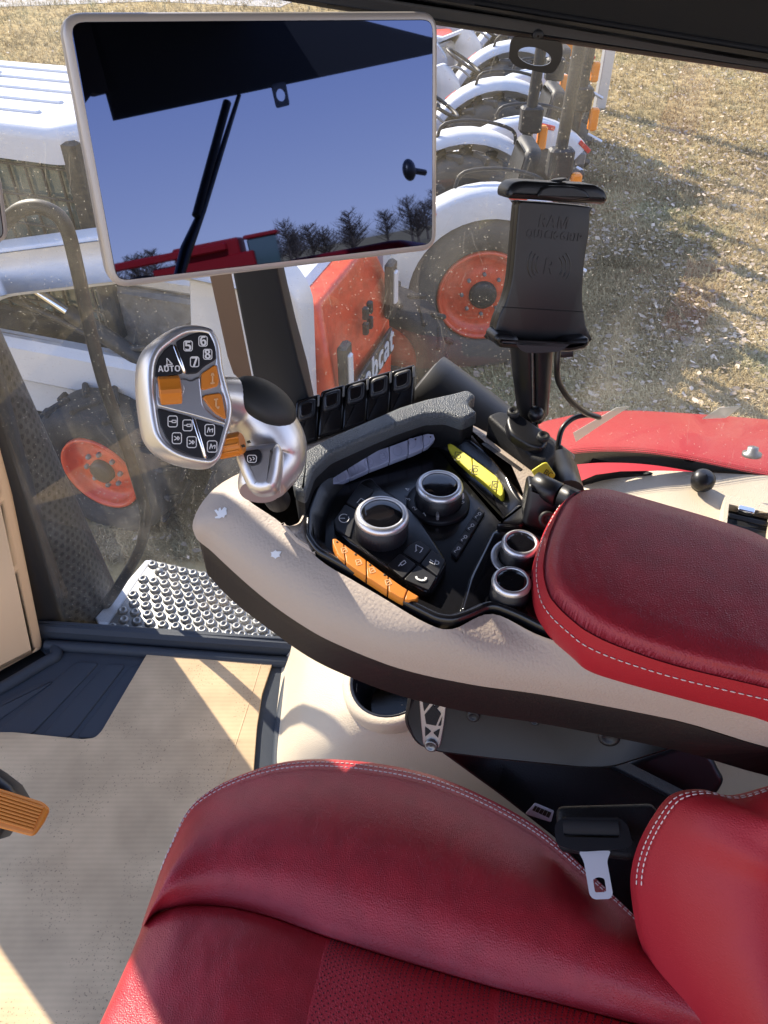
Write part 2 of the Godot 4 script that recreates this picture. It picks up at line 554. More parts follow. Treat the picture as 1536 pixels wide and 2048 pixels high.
# ---------------------------------------------------------------- the yard
func yard():
	var s := st()
	quad(s, Vector3(-600, GROUND, -600), Vector3(600, GROUND, -600), Vector3(600, GROUND, 600), Vector3(-600, GROUND, 600), 1)
	var g := made(s, "ground", mats.dead_grass)
	g.set_meta("kind", "structure")
	s = st()
	var road := all_y([[-700, 40], [300, 2], [560, 14], [620, -12], [560, -40], [200, -60], [-900, -40]], GROUND + 0.01)
	slab(s, road, Vector3.UP, 0.02, 0.001)
	var rd := made(s, "gravel_road", mats.gravel_road)
	rd.set_meta("kind", "structure")
	# dead grass: tufts of bent blades, and fallen leaves
	rng.seed = 5
	var bl := st()
	for k in 7:
		var a := rng.randf_range(0, TAU)
		var d := Vector3(cos(a), 0, sin(a))
		var w := Vector3(-d.z, 0, d.x) * 0.0035
		var l := rng.randf_range(0.035, 0.10)
		var p0 := d * 0.012 * rng.randf()
		var p1 := p0 + d * l * 0.55 + Vector3(0, l * rng.randf_range(0.2, 0.75), 0)
		var p2 := p1 + d * l * 0.5 + Vector3(0, -l * 0.1, 0)
		tri(bl, p0 - w, p0 + w, p1 + w * 0.7, 1); tri(bl, p0 - w, p1 + w * 0.7, p1 - w * 0.7, 1); tri(bl, p1 - w * 0.7, p1 + w * 0.7, p2, 1)
	var mm := MultiMesh.new()
	mm.transform_format = MultiMesh.TRANSFORM_3D
	mm.use_colors = true
	mm.mesh = mesh_of(bl)
	mm.mesh.surface_set_material(0, mats.grass_blade)
	var spots := []
	for k in 150000:
		var q := Vector2(rng.randf_range(-100, 1640), rng.randf_range(-20, 1120))
		spots.append(at_y(q.x, q.y, GROUND))
	mm.instance_count = spots.size()
	var pn := FastNoiseLite.new(); pn.seed = 3; pn.frequency = 0.6; pn.fractal_octaves = 3
	for k in spots.size():
		var p: Vector3 = spots[k]
		var sc := rng.randf_range(0.3, 0.85) * (1.0 + 0.03 * maxf(0, -p.z - 5.0))
		mm.set_instance_transform(k, Transform3D(Basis(Vector3.UP, rng.randf_range(0, TAU)).scaled(Vector3(sc, sc, sc)), p))
		var f := clampf(0.75 + 0.45 * pn.get_noise_2d(p.x, p.z) + rng.randf_range(-0.25, 0.25), 0.2, 1.4)
		var green := maxf(0.0, pn.get_noise_2d(p.x + 40.0, p.z)) * 0.25
		mm.set_instance_color(k, Color(0.50 * f * (1.0 - green), 0.385 * f, 0.20 * f))
	var mi := MultiMeshInstance3D.new()
	mi.name = numbered("dead_grass")
	mi.multimesh = mm
	tag(mi, "dry straw coloured grass covering the yard", "grass")
	mi.set_meta("kind", "stuff")
	add_child(mi)
	var lf := st()
	var pts := [Vector3(0, 0, 0), Vector3(0.4, 0.12, 0.28), Vector3(0.75, 0.1, 0.34), Vector3(1.0, 0.3, 0.0), Vector3(0.75, 0.14, -0.32), Vector3(0.4, 0.1, -0.3)]
	for i in range(1, 5): tri(lf, pts[0], pts[i], pts[i + 1], 1)
	var ml := MultiMesh.new()
	ml.transform_format = MultiMesh.TRANSFORM_3D
	ml.use_colors = true
	ml.mesh = mesh_of(lf)
	ml.mesh.surface_set_material(0, mats.leaf)
	ml.instance_count = 14000
	for k in ml.instance_count:
		var q := Vector2(rng.randf_range(720, 1640), rng.randf_range(0, 960)) if k < 12800 else Vector2(rng.randf_range(-60, 760), rng.randf_range(0, 1120))
		var p := at_y(q.x, q.y, GROUND + rng.randf_range(0.02, 0.045))
		if k < 12800 and q.y > 560.0 and rng.randf() < 0.55: p = at_y(q.x, q.y - 420.0, GROUND + 0.03)
		if k < 12800 and pn.get_noise_2d(p.x * 0.5, p.z * 0.5) < -0.12: p = at_y(q.x + 60.0, q.y + 30.0, GROUND + 0.03)
		var sc := 0.022 + 0.045 * pow(rng.randf(), 2.0)
		var b := Basis(Vector3.UP, rng.randf_range(0, TAU)) * Basis(Vector3.RIGHT, rng.randf_range(-0.5, 0.5))
		ml.set_instance_transform(k, Transform3D(b.scaled(Vector3(sc, sc, sc)), p))
		var f := 0.45 + 0.95 * pow(rng.randf(), 2.0)
		ml.set_instance_color(k, Color(0.52 * f, 0.41 * f, 0.29 * f))
	var li := MultiMeshInstance3D.new()
	li.name = numbered("fallen_leaves")
	li.multimesh = ml
	tag(li, "pale dry fallen leaves scattered over the grass", "leaves")
	li.set_meta("kind", "stuff")
	add_child(li)
	var o := at_y(1190, 222, GROUND)
	var t := thing("fence_post", "galvanised square steel post standing on the dry grass", "post", o)
	s = st()
	block(s, o + Vector3(0.05, 1.2, 0), Vector3(0.16, 2.4, 0.09), Basis(Vector3.UP, 0.3), 0.01)
	made(s, "post", mats.galvanised, t)
	s = st()
	block(s, o + Vector3(0.05, 2.42, 0), Vector3(0.18, 0.04, 0.11), Basis(Vector3.UP, 0.3), 0.008)
	made(s, "cap", mats.galvanised, t)

# ---------------------------------------------------------------- machines outside
func wheel(t, c: Vector3, ax: Vector3, r, w, rim_r, rim_mat, lugs, called = "wheel", dusty = false):
	var root := Node3D.new()
	root.name = called
	root.position = c - t.position
	t.add_child(root, true)
	var s := st()
	var z := Vector3.ZERO
	lathe(s, [[rim_r, -w * 0.32], [rim_r + 0.02, -w * 0.44], [r * 0.8, -w * 0.52], [r * 0.94, -w * 0.5], [r, -w * 0.38], [r * 1.01, 0], [r, w * 0.38], [r * 0.94, w * 0.5], [r * 0.8, w * 0.52], [rim_r + 0.02, w * 0.44], [rim_r, w * 0.32]], z, ax, 40)
	var b := basis_n(ax)
	for k in lugs:
		for side in [-1, 1]:
			var a: float = TAU * (k + (0.5 if side > 0 else 0.0)) / lugs
			var d: Vector3 = b.x * cos(a) + b.y * sin(a)
			var tg: Vector3 = b.z.cross(d)
			var q := Basis((b.z * side * 0.8 + tg * 0.6).normalized(), d, Vector3.ZERO)
			q.z = q.x.cross(q.y)
			block(s, d * (r * 1.015) + b.z * side * w * 0.24, Vector3(w * 0.52, r * 0.10, r * 0.075), q, 0.008)
	made(s, "tyre", mats.dusty_tyre if dusty else mats.tyre, root)
	s = st()
	lathe(s, [[rim_r, w * 0.34], [rim_r * 0.985, w * 0.42], [rim_r * 0.93, w * 0.42], [rim_r * 0.90, w * 0.34], [rim_r * 0.84, w * 0.2], [rim_r * 0.70, w * 0.14], [rim_r * 0.55, w * 0.22], [rim_r * 0.32, w * 0.25], [0.001, w * 0.25]], z, ax, 40)
	lathe(s, [[rim_r, -w * 0.34], [rim_r * 0.9, -w * 0.3], [0.001, -w * 0.2]], z, ax, 32)
	var rim := made(s, "rim", rim_mat, root)
	s = st()
	lathe(s, [[rim_r * 0.3, w * 0.24], [rim_r * 0.29, w * 0.36], [rim_r * 0.2, w * 0.4], [0.001, w * 0.4]], z, ax, 24)
	made(s, "hub", mats.machine_black, rim)
	var bolt := st()
	lathe(bolt, [[0.014, 0], [0.014, 0.018], [0.008, 0.026], [0.001, 0.026]], z, ax, 8)
	var bm := mesh_of(bolt)
	for k in 8:
		var a := TAU * k / 8
		share(bm, "wheel_bolt", mats.machine_grey, rim, Transform3D(Basis.IDENTITY, (b.x * cos(a) + b.y * sin(a)) * rim_r * 0.45 + b.z * w * 0.23))
	return root

func skid_loader():
	var o := Vector3(-0.235, GROUND, -3.795)
	var f := Vector3(-0.95, 0, -0.31).normalized()
	var l := Vector3(-0.31, 0, 0.95).normalized()
	var bs := Basis(f, Vector3.UP, -l)
	bs.z = f.cross(Vector3.UP)
	var L := func(x, y, h) -> Vector3: return o + f * x + l * y + Vector3.UP * h
	var t := thing("skid_steer_loader", "white and orange skid steer loader with orange tailgate and wire guarded cab", "loader", o)
	var bx := func(called, x, y, h, sx, sy, sh, m, bev = 0.02):
		var s := st()
		block(s, L.call(x, y, h), Vector3(sx, sh, sy), bs, bev)
		return made(s, called, m, t)
	# tailgate: faceted orange door
	var s := st()
	var P := func(y, h, x = 0.0) -> Vector3: return L.call(x, y, h)
	var face := [P.call(-0.42, 0.42, -0.16), P.call(0.42, 0.42, -0.16), P.call(0.50, 0.62, -0.16), P.call(0.50, 1.12, -0.12), P.call(0.40, 1.34, -0.05), P.call(-0.40, 1.34, -0.05), P.call(-0.46, 1.12, -0.12), P.call(-0.44, 0.62, -0.16)]
	slab(s, fillet(face, 0.04), -f, 0.22, 0.035, 4)
	var gate := made(s, "tailgate", mats.orange_paint, t)
	for q in [[0.40, 0.98], [-0.36, 1.08]]:
		s = st()
		block(s, L.call(-0.17, q[0], q[1]), Vector3(0.05, 0.34, 0.10), bs, 0.012)
		made(s, "lamp_recess", mats.machine_black, gate)
		s = st()
		block(s, L.call(-0.195, q[0], q[1] + 0.02), Vector3(0.03, 0.2, 0.05), bs, 0.01)
		made(s, "tail_lamp", mats.white_paint, gate)
	for k in 4:
		s = st()
		block(s, L.call(-0.15, -0.05 + 0.07 * (k % 2), 1.12 - 0.09 * (k / 2)), Vector3(0.03, 0.07, 0.035), bs, 0.005)
		made(s, "vent_slot", mats.machine_black, gate)
	s = st()
	block(s, L.call(-0.172, -0.05, 0.76), Vector3(0.02, 0.17, 0.62), bs, 0.006)
	made(s, "name_plate", mats.machine_black, gate)
	text("bobcat", "lettering", mats.white_paint, gate, L.call(-0.183, -0.05, 0.765), -l, -f, 0.15, 0.004, true)
	bx.call("bumper", -0.12, 0, 0.33, 0.3, 1.3, 0.16, mats.machine_black)
	# body, engine cover, side panels
	bx.call("chassis", 1.3, 0, 0.42, 2.6, 1.0, 0.42, mats.machine_black)
	bx.call("engine_cover", 0.62, 0, 1.32, 1.1, 0.84, 0.1, mats.white_paint, 0.04)
	bx.call("engine_bay", 0.65, 0, 0.95, 1.1, 0.92, 0.66, mats.machine_grey)
	for y in [0.62, -0.62]:
		# rear uprights and lift arms, cut from plate
		s = st()
		var up := [[-0.05, 0.55], [0.35, 0.5], [0.55, 1.0], [0.45, 1.62], [0.1, 1.72], [-0.08, 1.5]]
		var pl := []
		for q in up: pl.append(L.call(q[0], y + 0.07 * signf(y), q[1]))
		slab(s, fillet(pl, 0.09), l * signf(y), 0.16, 0.02)
		made(s, "upright", mats.white_paint, t)
		s = st()
		pl = []
		for q in [[0.02, 1.52], [0.12, 1.74], [0.5, 1.78], [1.6, 1.52], [2.4, 1.12], [2.75, 0.55], [2.8, 0.25], [2.6, 0.22], [2.45, 0.6], [2.15, 0.95], [1.5, 1.3], [0.5, 1.55]]:
			pl.append(L.call(q[0], y + 0.13 * signf(y), q[1]))
		slab(s, fillet(pl, 0.08), l * signf(y), 0.14, 0.02)
		made(s, "lift_arm", mats.white_paint, t)
		s = st()
		tube(s, [L.call(0.55, y, 0.8), L.call(1.25, y, 1.2)], 0.045, 14)
		var cy := made(s, "lift_cylinder", mats.machine_black, t)
		s = st()
		tube(s, [L.call(1.2, y, 1.17), L.call(1.6, y, 1.4)], 0.024, 12)
		made(s, "piston_rod", mats.chrome, cy)
		s = st()
		tube(s, curve([L.call(0.45, y * 0.95, 1.3), L.call(0.9, y * 1.0, 1.05), L.call(1.4, y * 1.02, 1.18), L.call(1.8, y, 1.3)], 6, false), 0.02, 10)
		made(s, "hydraulic_hose", mats.machine_black, t)
		bx.call("fender", 1.25, y * 1.0, 0.86, 1.9, 0.14, 0.28, mats.white_paint, 0.04)
		bx.call("side_plate", 1.2, y * 0.93, 0.62, 2.1, 0.08, 0.3, mats.white_paint, 0.02)
	# cab
	bx.call("cab_floor", 1.95, 0, 0.82, 1.3, 0.95, 0.5, mats.machine_black)
	s = st()
	var rf := []
	for q in [[1.12, 0.52], [2.62, 0.50], [2.72, 0.4], [2.72, -0.4], [2.62, -0.5], [1.12, -0.52], [1.02, -0.4], [1.02, 0.4]]: rf.append(L.call(q[0], q[1], 2.06))
	slab(s, fillet(rf, 0.08), Vector3.UP, 0.16, 0.06, 5)
	var roof := made(s, "cab_roof", mats.white_paint, t)
	for k in 5:
		s = st()
		block(s, L.call(1.85, -0.34 + 0.17 * k, 2.062), Vector3(1.05, 0.018, 0.035), bs, 0.008)
		made(s, "roof_rib", mats.white_paint, roof)
	s = st()
	block(s, L.call(2.2, 0.05, 2.07), Vector3(0.5, 0.03, 0.5), bs, 0.012)
	made(s, "roof_hatch", mats.white_paint, roof)
	for q in [[1.1, 0.47], [2.6, 0.46], [1.1, -0.47], [2.6, -0.46]]:
		bx.call("cab_post", q[0], q[1], 1.5, 0.09, 0.07, 1.0, mats.machine_black, 0.015)
	for y in [0.45, -0.45]:
		var pane: MeshInstance3D = bx.call("cab_window", 1.85, y * 0.98, 1.5, 1.4, 0.02, 0.86, mats.cab_glass, 0.004)
		s = st()
		for k in 15: block(s, L.call(1.2 + 0.095 * k, y * 1.04, 1.5), Vector3(0.012, 0.86, 0.012), bs, 0.002)
		for k in 6: block(s, L.call(1.85, y * 1.06, 1.14 + 0.145 * k), Vector3(1.42, 0.012, 0.012), bs, 0.002)
		made(s, "guard_mesh", mats.machine_black, pane)
	bx.call("rear_window", 1.06, 0, 1.55, 0.02, 0.8, 0.7, mats.cab_glass, 0.004)
	# seat shape seen through the glass and the exhaust on the engine cover
	s = st()
	lathe(s, [[0.16, 0], [0.18, 0.04], [0.17, 0.07], [0.08, 0.09], [0.001, 0.09]], L.call(0.5, 0.12, 1.36), Vector3.UP, 28)
	made(s, "air_cleaner", mats.machine_black, t)
	for q in [[0.0, 0.82], [1.09, 0.82], [0.0, -0.82], [1.09, -0.82]]:
		wheel(t, L.call(q[0], q[1], 0.41), l * signf(q[1]), 0.41, 0.30, 0.235, mats.orange_paint, 14)
	# front bucket
	s = st()
	var bk := []
	for q in [[2.75, 0.62], [2.85, 0.12], [3.05, 0.04], [3.55, 0.04], [3.5, 0.08], [3.1, 0.1], [2.95, 0.2], [2.86, 0.62]]: bk.append(L.call(q[0], 0.88, q[1]))
	slab(s, bk, l, 1.76, 0.01)
	made(s, "bucket", mats.machine_black, t)

func compact_tractor(o: Vector3, label, turn):
	var f := Vector3(-1, 0, 0).rotated(Vector3.UP, turn)
	var l := Vector3(0, 0, 1).rotated(Vector3.UP, turn)
	var bs := Basis(f, Vector3.UP, f.cross(Vector3.UP))
	var L := func(x, y, h) -> Vector3: return o + f * x + l * y + Vector3.UP * h
	var t := thing("compact_tractor", label, "tractor", o, "compact tractors parked in a row")
	var bx := func(called, x, y, h, sx, sy, sh, m, bev = 0.02, par = null):
		var s := st()
		block(s, L.call(x, y, h), Vector3(sx, sh, sy), bs, bev)
		return made(s, called, m, par if par else t)
	for y in [0.52, -0.52]:
		wheel(t, L.call(0, y, 0.58), l * signf(y), 0.58, 0.30, 0.33, mats.orange_paint, 18, "wheel", true)
		wheel(t, L.call(1.62, y * 0.92, 0.36), l * signf(y), 0.36, 0.2, 0.19, mats.orange_paint, 14)
		# fender: curved sheet over the rear wheel, white with red reflectors
		var s := st()
		var rows := []
		for k in 17:
			var a := deg_to_rad(48.0 + 124.0 * k / 16)
			var rr := 0.70 + 0.03 * sin(a)
			var row := []
			for q in [[-0.17, -0.16], [-0.17, -0.02], [-0.15, 0.015], [-0.02, 0.02], [0.05, 0.0], [0.06, -0.05]]:
				row.append(L.call(-cos(a) * (rr + q[1]), y + q[0] * -signf(y), 0.58 + sin(a) * (rr + q[1])))
			rows.append(row)
		grid(s, rows)
		var fd := made(s, "fender", mats.white_paint, t)
		for a in [50.0, 78.0, 125.0]:
			s = st()
			var r0 := deg_to_rad(a)
			var q2 := Basis((f * -cos(r0) + Vector3.UP * sin(r0)), Vector3.ZERO, l)
			q2.y = q2.z.cross(q2.x)
			block(s, L.call(-cos(r0) * 0.735, y + 0.165 * signf(y), 0.58 + sin(r0) * 0.715), Vector3(0.035, 0.12, 0.02), q2, 0.004)
			made(s, "reflector", mats.reflector_red, fd)
		# grab handle on the fender
		s = st()
		var hp := []
		for a in [60.0, 66.0, 84.0, 102.0, 108.0]:
			var r1 := deg_to_rad(a)
			var h := 0.74 if a in [60.0, 108.0] else 0.82
			hp.append(L.call(-cos(r1) * h, y - 0.02, 0.58 + sin(r1) * h))
		tube(s, curve(hp, 4, false), 0.013, 10)
		made(s, "grab_handle", mats.machine_black, fd)
		# roll bar leg with amber lamp
		s = st()
		var rb := [L.call(-0.42, y * 0.9, 0.75), L.call(-0.44, y * 0.9, 1.35), L.call(-0.47, y * 0.86, 2.1), L.call(-0.47, y * 0.7, 2.32), L.call(-0.47, 0, 2.36)]
		tube(s, curve(rb, 5, false), 0.04, 12)
		var leg := made(s, "roll_bar_leg", mats.machine_black, t)
		bx.call("hinge_plate", -0.45, y * 0.9, 1.42, 0.16, 0.1, 0.18, mats.machine_black, 0.015, leg)
		bx.call("amber_lamp", -0.56, y * 0.98, 1.28, 0.07, 0.06, 0.17, mats.amber_lens, 0.012)
		bx.call("tail_lamp", -0.5, y * 0.9, 0.98, 0.1, 0.12, 0.1, mats.machine_grey, 0.012)
		s = st()
		tube(s, [L.call(-0.5, y * 0.7, 0.75), L.call(-0.80, y * 0.62, 0.6)], 0.018, 10)
		made(s, "hitch_arm", mats.galvanised, t)
	bx.call("axle_housing", 0.1, 0, 0.6, 0.5, 0.8, 0.4, mats.machine_grey)
	bx.call("rear_plate", -0.36, 0, 0.85, 0.14, 0.7, 0.3, mats.machine_black)
	bx.call("floor_plate", 0.62, 0, 0.62, 0.7, 1.0, 0.05, mats.machine_black)
	bx.call("frame", 1.2, 0, 0.5, 1.4, 0.32, 0.3, mats.machine_grey)
	var s := st()
	var hd := []
	for q in [[0.92, 1.22], [1.4, 1.2], [1.95, 1.05], [2.08, 0.92], [2.1, 0.6], [0.92, 0.66]]: hd.append(L.call(q[0], 0.27, q[1]))
	slab(s, fillet(hd, 0.08), l, 0.54, 0.06, 4)
	made(s, "hood", mats.orange_paint, t)
	s = st()
	slab(s, fillet([L.call(-0.18, 0.24, 0.98), L.call(0.3, 0.24, 0.98), L.call(0.3, -0.24, 0.98), L.call(-0.18, -0.24, 0.98)], 0.07), Vector3.UP, 0.1, 0.04)
	made(s, "seat", mats.machine_black, t)
	s = st()
	slab(s, fillet([L.call(-0.2, 0.22, 0.95), L.call(-0.3, 0.2, 1.42), L.call(-0.3, -0.2, 1.42), L.call(-0.2, -0.22, 0.95)], 0.08), (f * 0.97 + Vector3.UP * 0.2), 0.1, 0.04)
	made(s, "backrest", mats.machine_black, t)
	s = st()
	var c: Vector3 = L.call(0.62, 0, 1.28)
	var ring := []
	for k in 25: ring.append(c + (l * cos(TAU * k / 24) + (f * 0.85 + Vector3.UP * 0.5) * sin(TAU * k / 24)) * 0.19)
	tube(s, ring, 0.016, 8, false)
	tube(s, [L.call(0.9, 0, 1.0), c], 0.025, 10)
	made(s, "steering_wheel", mats.machine_black, t)
	s = st()
	tube(s, curve([L.call(0.95, 0.25, 1.2), L.call(0.75, 0.33, 1.3), L.call(0.6, 0.36, 1.22)], 4, false), 0.012, 8)
	made(s, "lever", mats.machine_grey, t)
	# loader frame at the front
	for y in [0.45, -0.45]:
		s = st()
		var pl := []
		for q in [[0.75, 0.5], [0.95, 0.5], [1.0, 1.25], [1.5, 1.32], [2.3, 0.75], [2.45, 0.35], [2.3, 0.33], [2.1, 0.7], [1.45, 1.16], [0.85, 1.36], [0.72, 1.2]]: pl.append(L.call(q[0], y + 0.05 * signf(y), q[1]))
		slab(s, fillet(pl, 0.05), l * signf(y), 0.1, 0.012)
		made(s, "loader_arm", mats.white_paint, t)

func far_things():
	# red harvester and bare trees across the yard, mirrored by the display
	var o := Vector3(27.5, GROUND, 35.5)
	var f := Vector3(0.68, 0, -0.73).normalized()
	var bs := Basis(f, Vector3.UP, f.cross(Vector3.UP))
	var L := func(x, y, h) -> Vector3: return o + f * x + f.cross(Vector3.UP) * y + Vector3.UP * h
	var t := thing("combine_harvester", "red combine harvester parked across the yard, mirrored in the display", "harvester", o)
	var bx := func(called, x, y, h, sx, sy, sh, m, bev = 0.08):
		var s := st()
		block(s, L.call(x, y, h), Vector3(sx, sh, sy), bs, bev)
		return made(s, called, m, t)
	bx.call("body", 0, 0, 2.1, 5.6, 3.0, 2.1, mats.red_paint)
	bx.call("grain_tank", 0.3, 0, 3.5, 3.6, 2.9, 0.9, mats.red_paint)
	bx.call("unloading_auger", -1.6, -1.8, 3.6, 6.2, 0.45, 0.42, mats.red_paint)
	bx.call("cab", 3.3, 0, 2.9, 1.6, 2.0, 1.7, mats.cab_glass)
	bx.call("cab_roof", 3.3, 0, 3.85, 1.9, 2.2, 0.22, mats.red_paint)
	bx.call("ladder", 3.0, -1.7, 1.4, 0.6, 0.1, 1.6, mats.machine_black, 0.02)
	bx.call("feeder_house", 4.6, 0, 1.1, 1.8, 1.3, 0.9, mats.red_paint)
	for y in [1.45, -1.45]:
		wheel(t, L.call(2.3, y, 0.95), bs.z * signf(y), 0.95, 0.7, 0.5, mats.machine_grey, 16)
		wheel(t, L.call(-2.3, y, 0.65), bs.z * signf(y), 0.65, 0.5, 0.35, mats.machine_grey, 14)
	rng.seed = 31
	for k in 56:
		var a := deg_to_rad(16.0 + 1.06 * k + rng.randf_range(-1.2, 1.2))
		var d := rng.randf_range(100, 150)
		var p := Vector3(sin(a) * d, GROUND, cos(a) * d)
		var h := rng.randf_range(4.0, 7.5)
		var tr := thing("bare_tree", "leafless brown tree in the treeline beyond the yard", "tree", p, "bare trees in the far treeline")
		var s := st()
		tube(s, [p, p + Vector3(0.1, h * 0.5, 0), p + Vector3(0.2, h, 0.1)], [0.22, 0.14, 0.03], 7)
		made(s, "trunk", mats.bark, tr)
		s = st()
		for j in 90:
			var hh := rng.randf_range(0.2, 0.95) * h
			var an := rng.randf_range(0, TAU)
			var ln := rng.randf_range(0.5, 1.0) * (h - hh) * 0.55 + 0.8
			var q := p + Vector3(0.1, hh, 0)
			var e := q + Vector3(cos(an) * ln, ln * 0.6, sin(an) * ln)
			tube(s, [q, e], [0.05, 0.02], 4, false)
			for w in 3:
				var st_ := q.lerp(e, rng.randf_range(0.4, 1.0))
				tube(s, [st_, st_ + Vector3(rng.randf_range(-1, 1), rng.randf_range(0.2, 1.1), rng.randf_range(-1, 1)) * ln * 0.5], [0.03, 0.012], 3, false)
		made(s, "crown", mats.bark, tr)

func exterior():
	yard()
	skid_loader()
	var spots := [["white fendered compact tractor with orange wheels, the one standing closest to the cab window", 0.66, -5.62], ["white fendered compact tractor parked second in the row, behind the nearest one", 1.08, -7.1], ["white fendered compact tractor parked third in the row from the cab", 1.4, -8.6], ["white fendered compact tractor last in the row, next to the galvanised post", 1.75, -10.2]]
	for q in spots: compact_tractor(Vector3(q[1], GROUND, q[2]), q[0], 0.06)
	# white step frame on the side of the nearest tractor
	var near: Node3D = get_node("compact_tractor")
	var fp := Vector3(0, 0, -5.0); var fn := Vector3(0.1, 0, 1).normalized()
	var s := st()
	holed(s, fillet(all_p([[770, 512], [842, 514], [828, 582], [757, 570]], fp, fn), 0.01), fillet(all_p([[778, 519], [833, 521], [821, 572], [766, 562]], fp, fn), 0.01), fn, 0.05)
	var fr := made(s, "step_frame", mats.white_paint, near)
	s = st()
	slab(s, all_p([[774, 516], [836, 518], [824, 576], [762, 566]], fp - fn * 0.06, fn), fn, 0.01, 0.002)
	made(s, "step_panel", mats.machine_grey, fr)
	far_things()

# ---------------------------------------------------------------- the cab
func liner_y(x, z) -> float:
	var xs := [-0.235, -0.205, -0.18, -0.14, -0.08, 0.0, 0.11, 0.22, 0.34, 0.45, 0.8, 1.4]
	var ts := [0.0, 0.02, 0.10, 0.215, 0.29, 0.33, 0.36, 0.43, 0.52, 0.55, 0.55, 0.53]
	var h := 0.0
	for i in xs.size() - 1:
		if x >= xs[i] and x <= xs[i + 1]:
			h = cr(ts[maxi(i - 1, 0)], ts[i], ts[i + 1], ts[mini(i + 2, ts.size() - 1)], (x - xs[i]) / (xs[i + 1] - xs[i]))
	return h
func cab():
	var t := thing("tractor_cab", "tractor cab with tan trim, dark pillars, big side window and rubber sills", "cab", Vector3(0, 0, -0.3))
	var s := st()
	var o := [Vector3(-1.35, -0.002, -1.145), Vector3(1.3, -0.002, -0.88), Vector3(1.3, -0.002, 0.62), Vector3(-1.35, -0.002, 0.45)]
	slab(s, o, Vector3.UP, 0.08, 0.004)
	made(s, "floor_pan", mats.dark_metal, t)
	# roof with dark lining
	s = st()
	o = [Vector3(-1.1, 1.86, -1.13), Vector3(1.45, 1.86, -0.86), Vector3(1.45, 1.86, 1.25), Vector3(-1.1, 1.86, 0.7)]
	slab(s, fillet(o, 0.15), Vector3.UP, 0.05, 0.01)
	made(s, "roof_lining", mats.roof_lining, t)
	s = st()
	for i in o.size(): o[i] = o[i] + Vector3(0, 0.14, 0)
	slab(s, fillet(o, 0.15), Vector3.UP, 0.139, 0.05)
	made(s, "roof_shell", mats.red_paint, t)
	# pillars
	s = st()
	var pil := []
	for q in [[-1.30, -0.72, -0.03], [-1.14, -0.66, 0.57], [-0.905, -0.585, 1.25], [-0.74, -0.52, 1.86]]:
		var r := []
		for w in [[0.0, -0.045], [0.95, -0.045], [1.0, -0.03], [1.0, 0.015], [0.94, 0.03], [0.0, 0.03]]: r.append(Vector3(lerpf(q[0], q[1], w[0]), q[2], -1.10 + w[1]))
		pil.append(r)
	loft(s, pil, 0, true, true)
	made(s, "front_pillar", mats.charcoal, t)
	s = st()
	block(s, Vector3(1.15, 0.9, -0.9), Vector3(0.1, 1.92, 0.1), Basis.IDENTITY, 0.02)
	made(s, "rear_pillar", mats.charcoal, t)
	s = st()
	block(s, Vector3(1.22, 0.42, -0.05), Vector3(0.06, 0.86, 1.62), Basis.IDENTITY, 0.01)
	made(s, "rear_wall", mats.black_matte, t)
	s = st()
	block(s, Vector3(0.75, 0.33, 0.62), Vector3(0.95, 0.66, 0.06), Basis(Vector3.UP, -0.18), 0.01)
	made(s, "rear_side_panel", mats.tan_liner, t)
	# tan front console standing on the floor
	s = st()
	var a := at_y(94, 1306, 0.0); var b := at_y(-160, 1440, 0.0)
	var n := (b - a).cross(Vector3.UP).normalized()
	if n.z < 0: n = -n
	var fp := all_p([[94, 1304], [60, 1130], [33, 993], [8, 880], [-10, 700], [-300, 640], [-300, 1510], [0, 1356]], a, n)
	slab(s, fillet(fp, 0.012), n, 0.3, 0.03, 4)
	made(s, "front_console", mats.tan_front, t)
	# wheel arch liner with an opening for the cup holder
	var cup := Vector2(0.012, -0.715); var cup_r := 0.060
	s = st()
	var rows := []
	var vs := [[0.0, 0.0], [0.03, 0.5], [0.09, 0.82], [0.17, 0.95], [0.28, 0.99], [0.45, 1.0], [0.7, 1.0], [0.9, 1.005], [1.0, 1.01]]
	var vf := curve(vs.map(func(q): return Vector3(q[0], q[1], 0)), 6, false)
	for i in 121:
		var x := -0.235 + 1.435 * i / 120.0
		var front := clampf((-0.05 - x) / 0.17, 0.0, 1.0)
		var zi := -0.60 - 0.15 * front * front
		var zo := -1.012 + 0.1 * x
		var row := []
		for q in vf:
			row.append(Vector3(x, liner_y(x, 0.0) * q.y, lerpf(zi, zo, q.x)))
		rows.append(row)
	for i in rows.size() - 1:
		for j in rows[i].size() - 1:
			var c: Vector3 = (rows[i][j] + rows[i + 1][j + 1]) / 2
			if Vector2(c.x, c.z).distance_to(cup) > cup_r:
				quad(s, rows[i][j], rows[i][j + 1], rows[i + 1][j + 1], rows[i + 1][j])
	var ln := made(s, "wheel_arch_liner", mats.tan_liner, t)
	s = st()
	var cc := Vector3(cup.x, 0.332, cup.y)
	var cax := Vector3(-0.22, 1, 0.12).normalized()
	lathe(s, [[0.082, -0.016], [0.080, 0.003], [0.073, 0.009], [0.066, 0.008]], cc, cax, 40)
	made(s, "cup_rim", mats.tan_liner, ln)
	s = st()
	lathe(s, [[0.0665, 0.008], [0.064, 0.010], [0.061, 0.006], [0.058, -0.08], [0.05, -0.085], [0.001, -0.085]], cc, cax, 40)
	made(s, "cup_holder", mats.black_panel, ln)
	# slot, knob and air vent in the liner's shelf
	s = st()
	var sl := []
	for q in [[1150, 970], [1190, 953], [1240, 946], [1292, 945], [1304, 949], [1290, 951], [1240, 952], [1195, 959], [1153, 975]]: sl.append(on_mesh(ln.mesh, q[0], q[1], 0.55) + Vector3(0, 0.0045, 0.0015))
	slab(s, sl, Vector3.UP, 0.004, 0.0004)
	made(s, "slot", mats.black_matte, ln)
	s = st()
	var kc := at_y(1396, 975, 0.553)
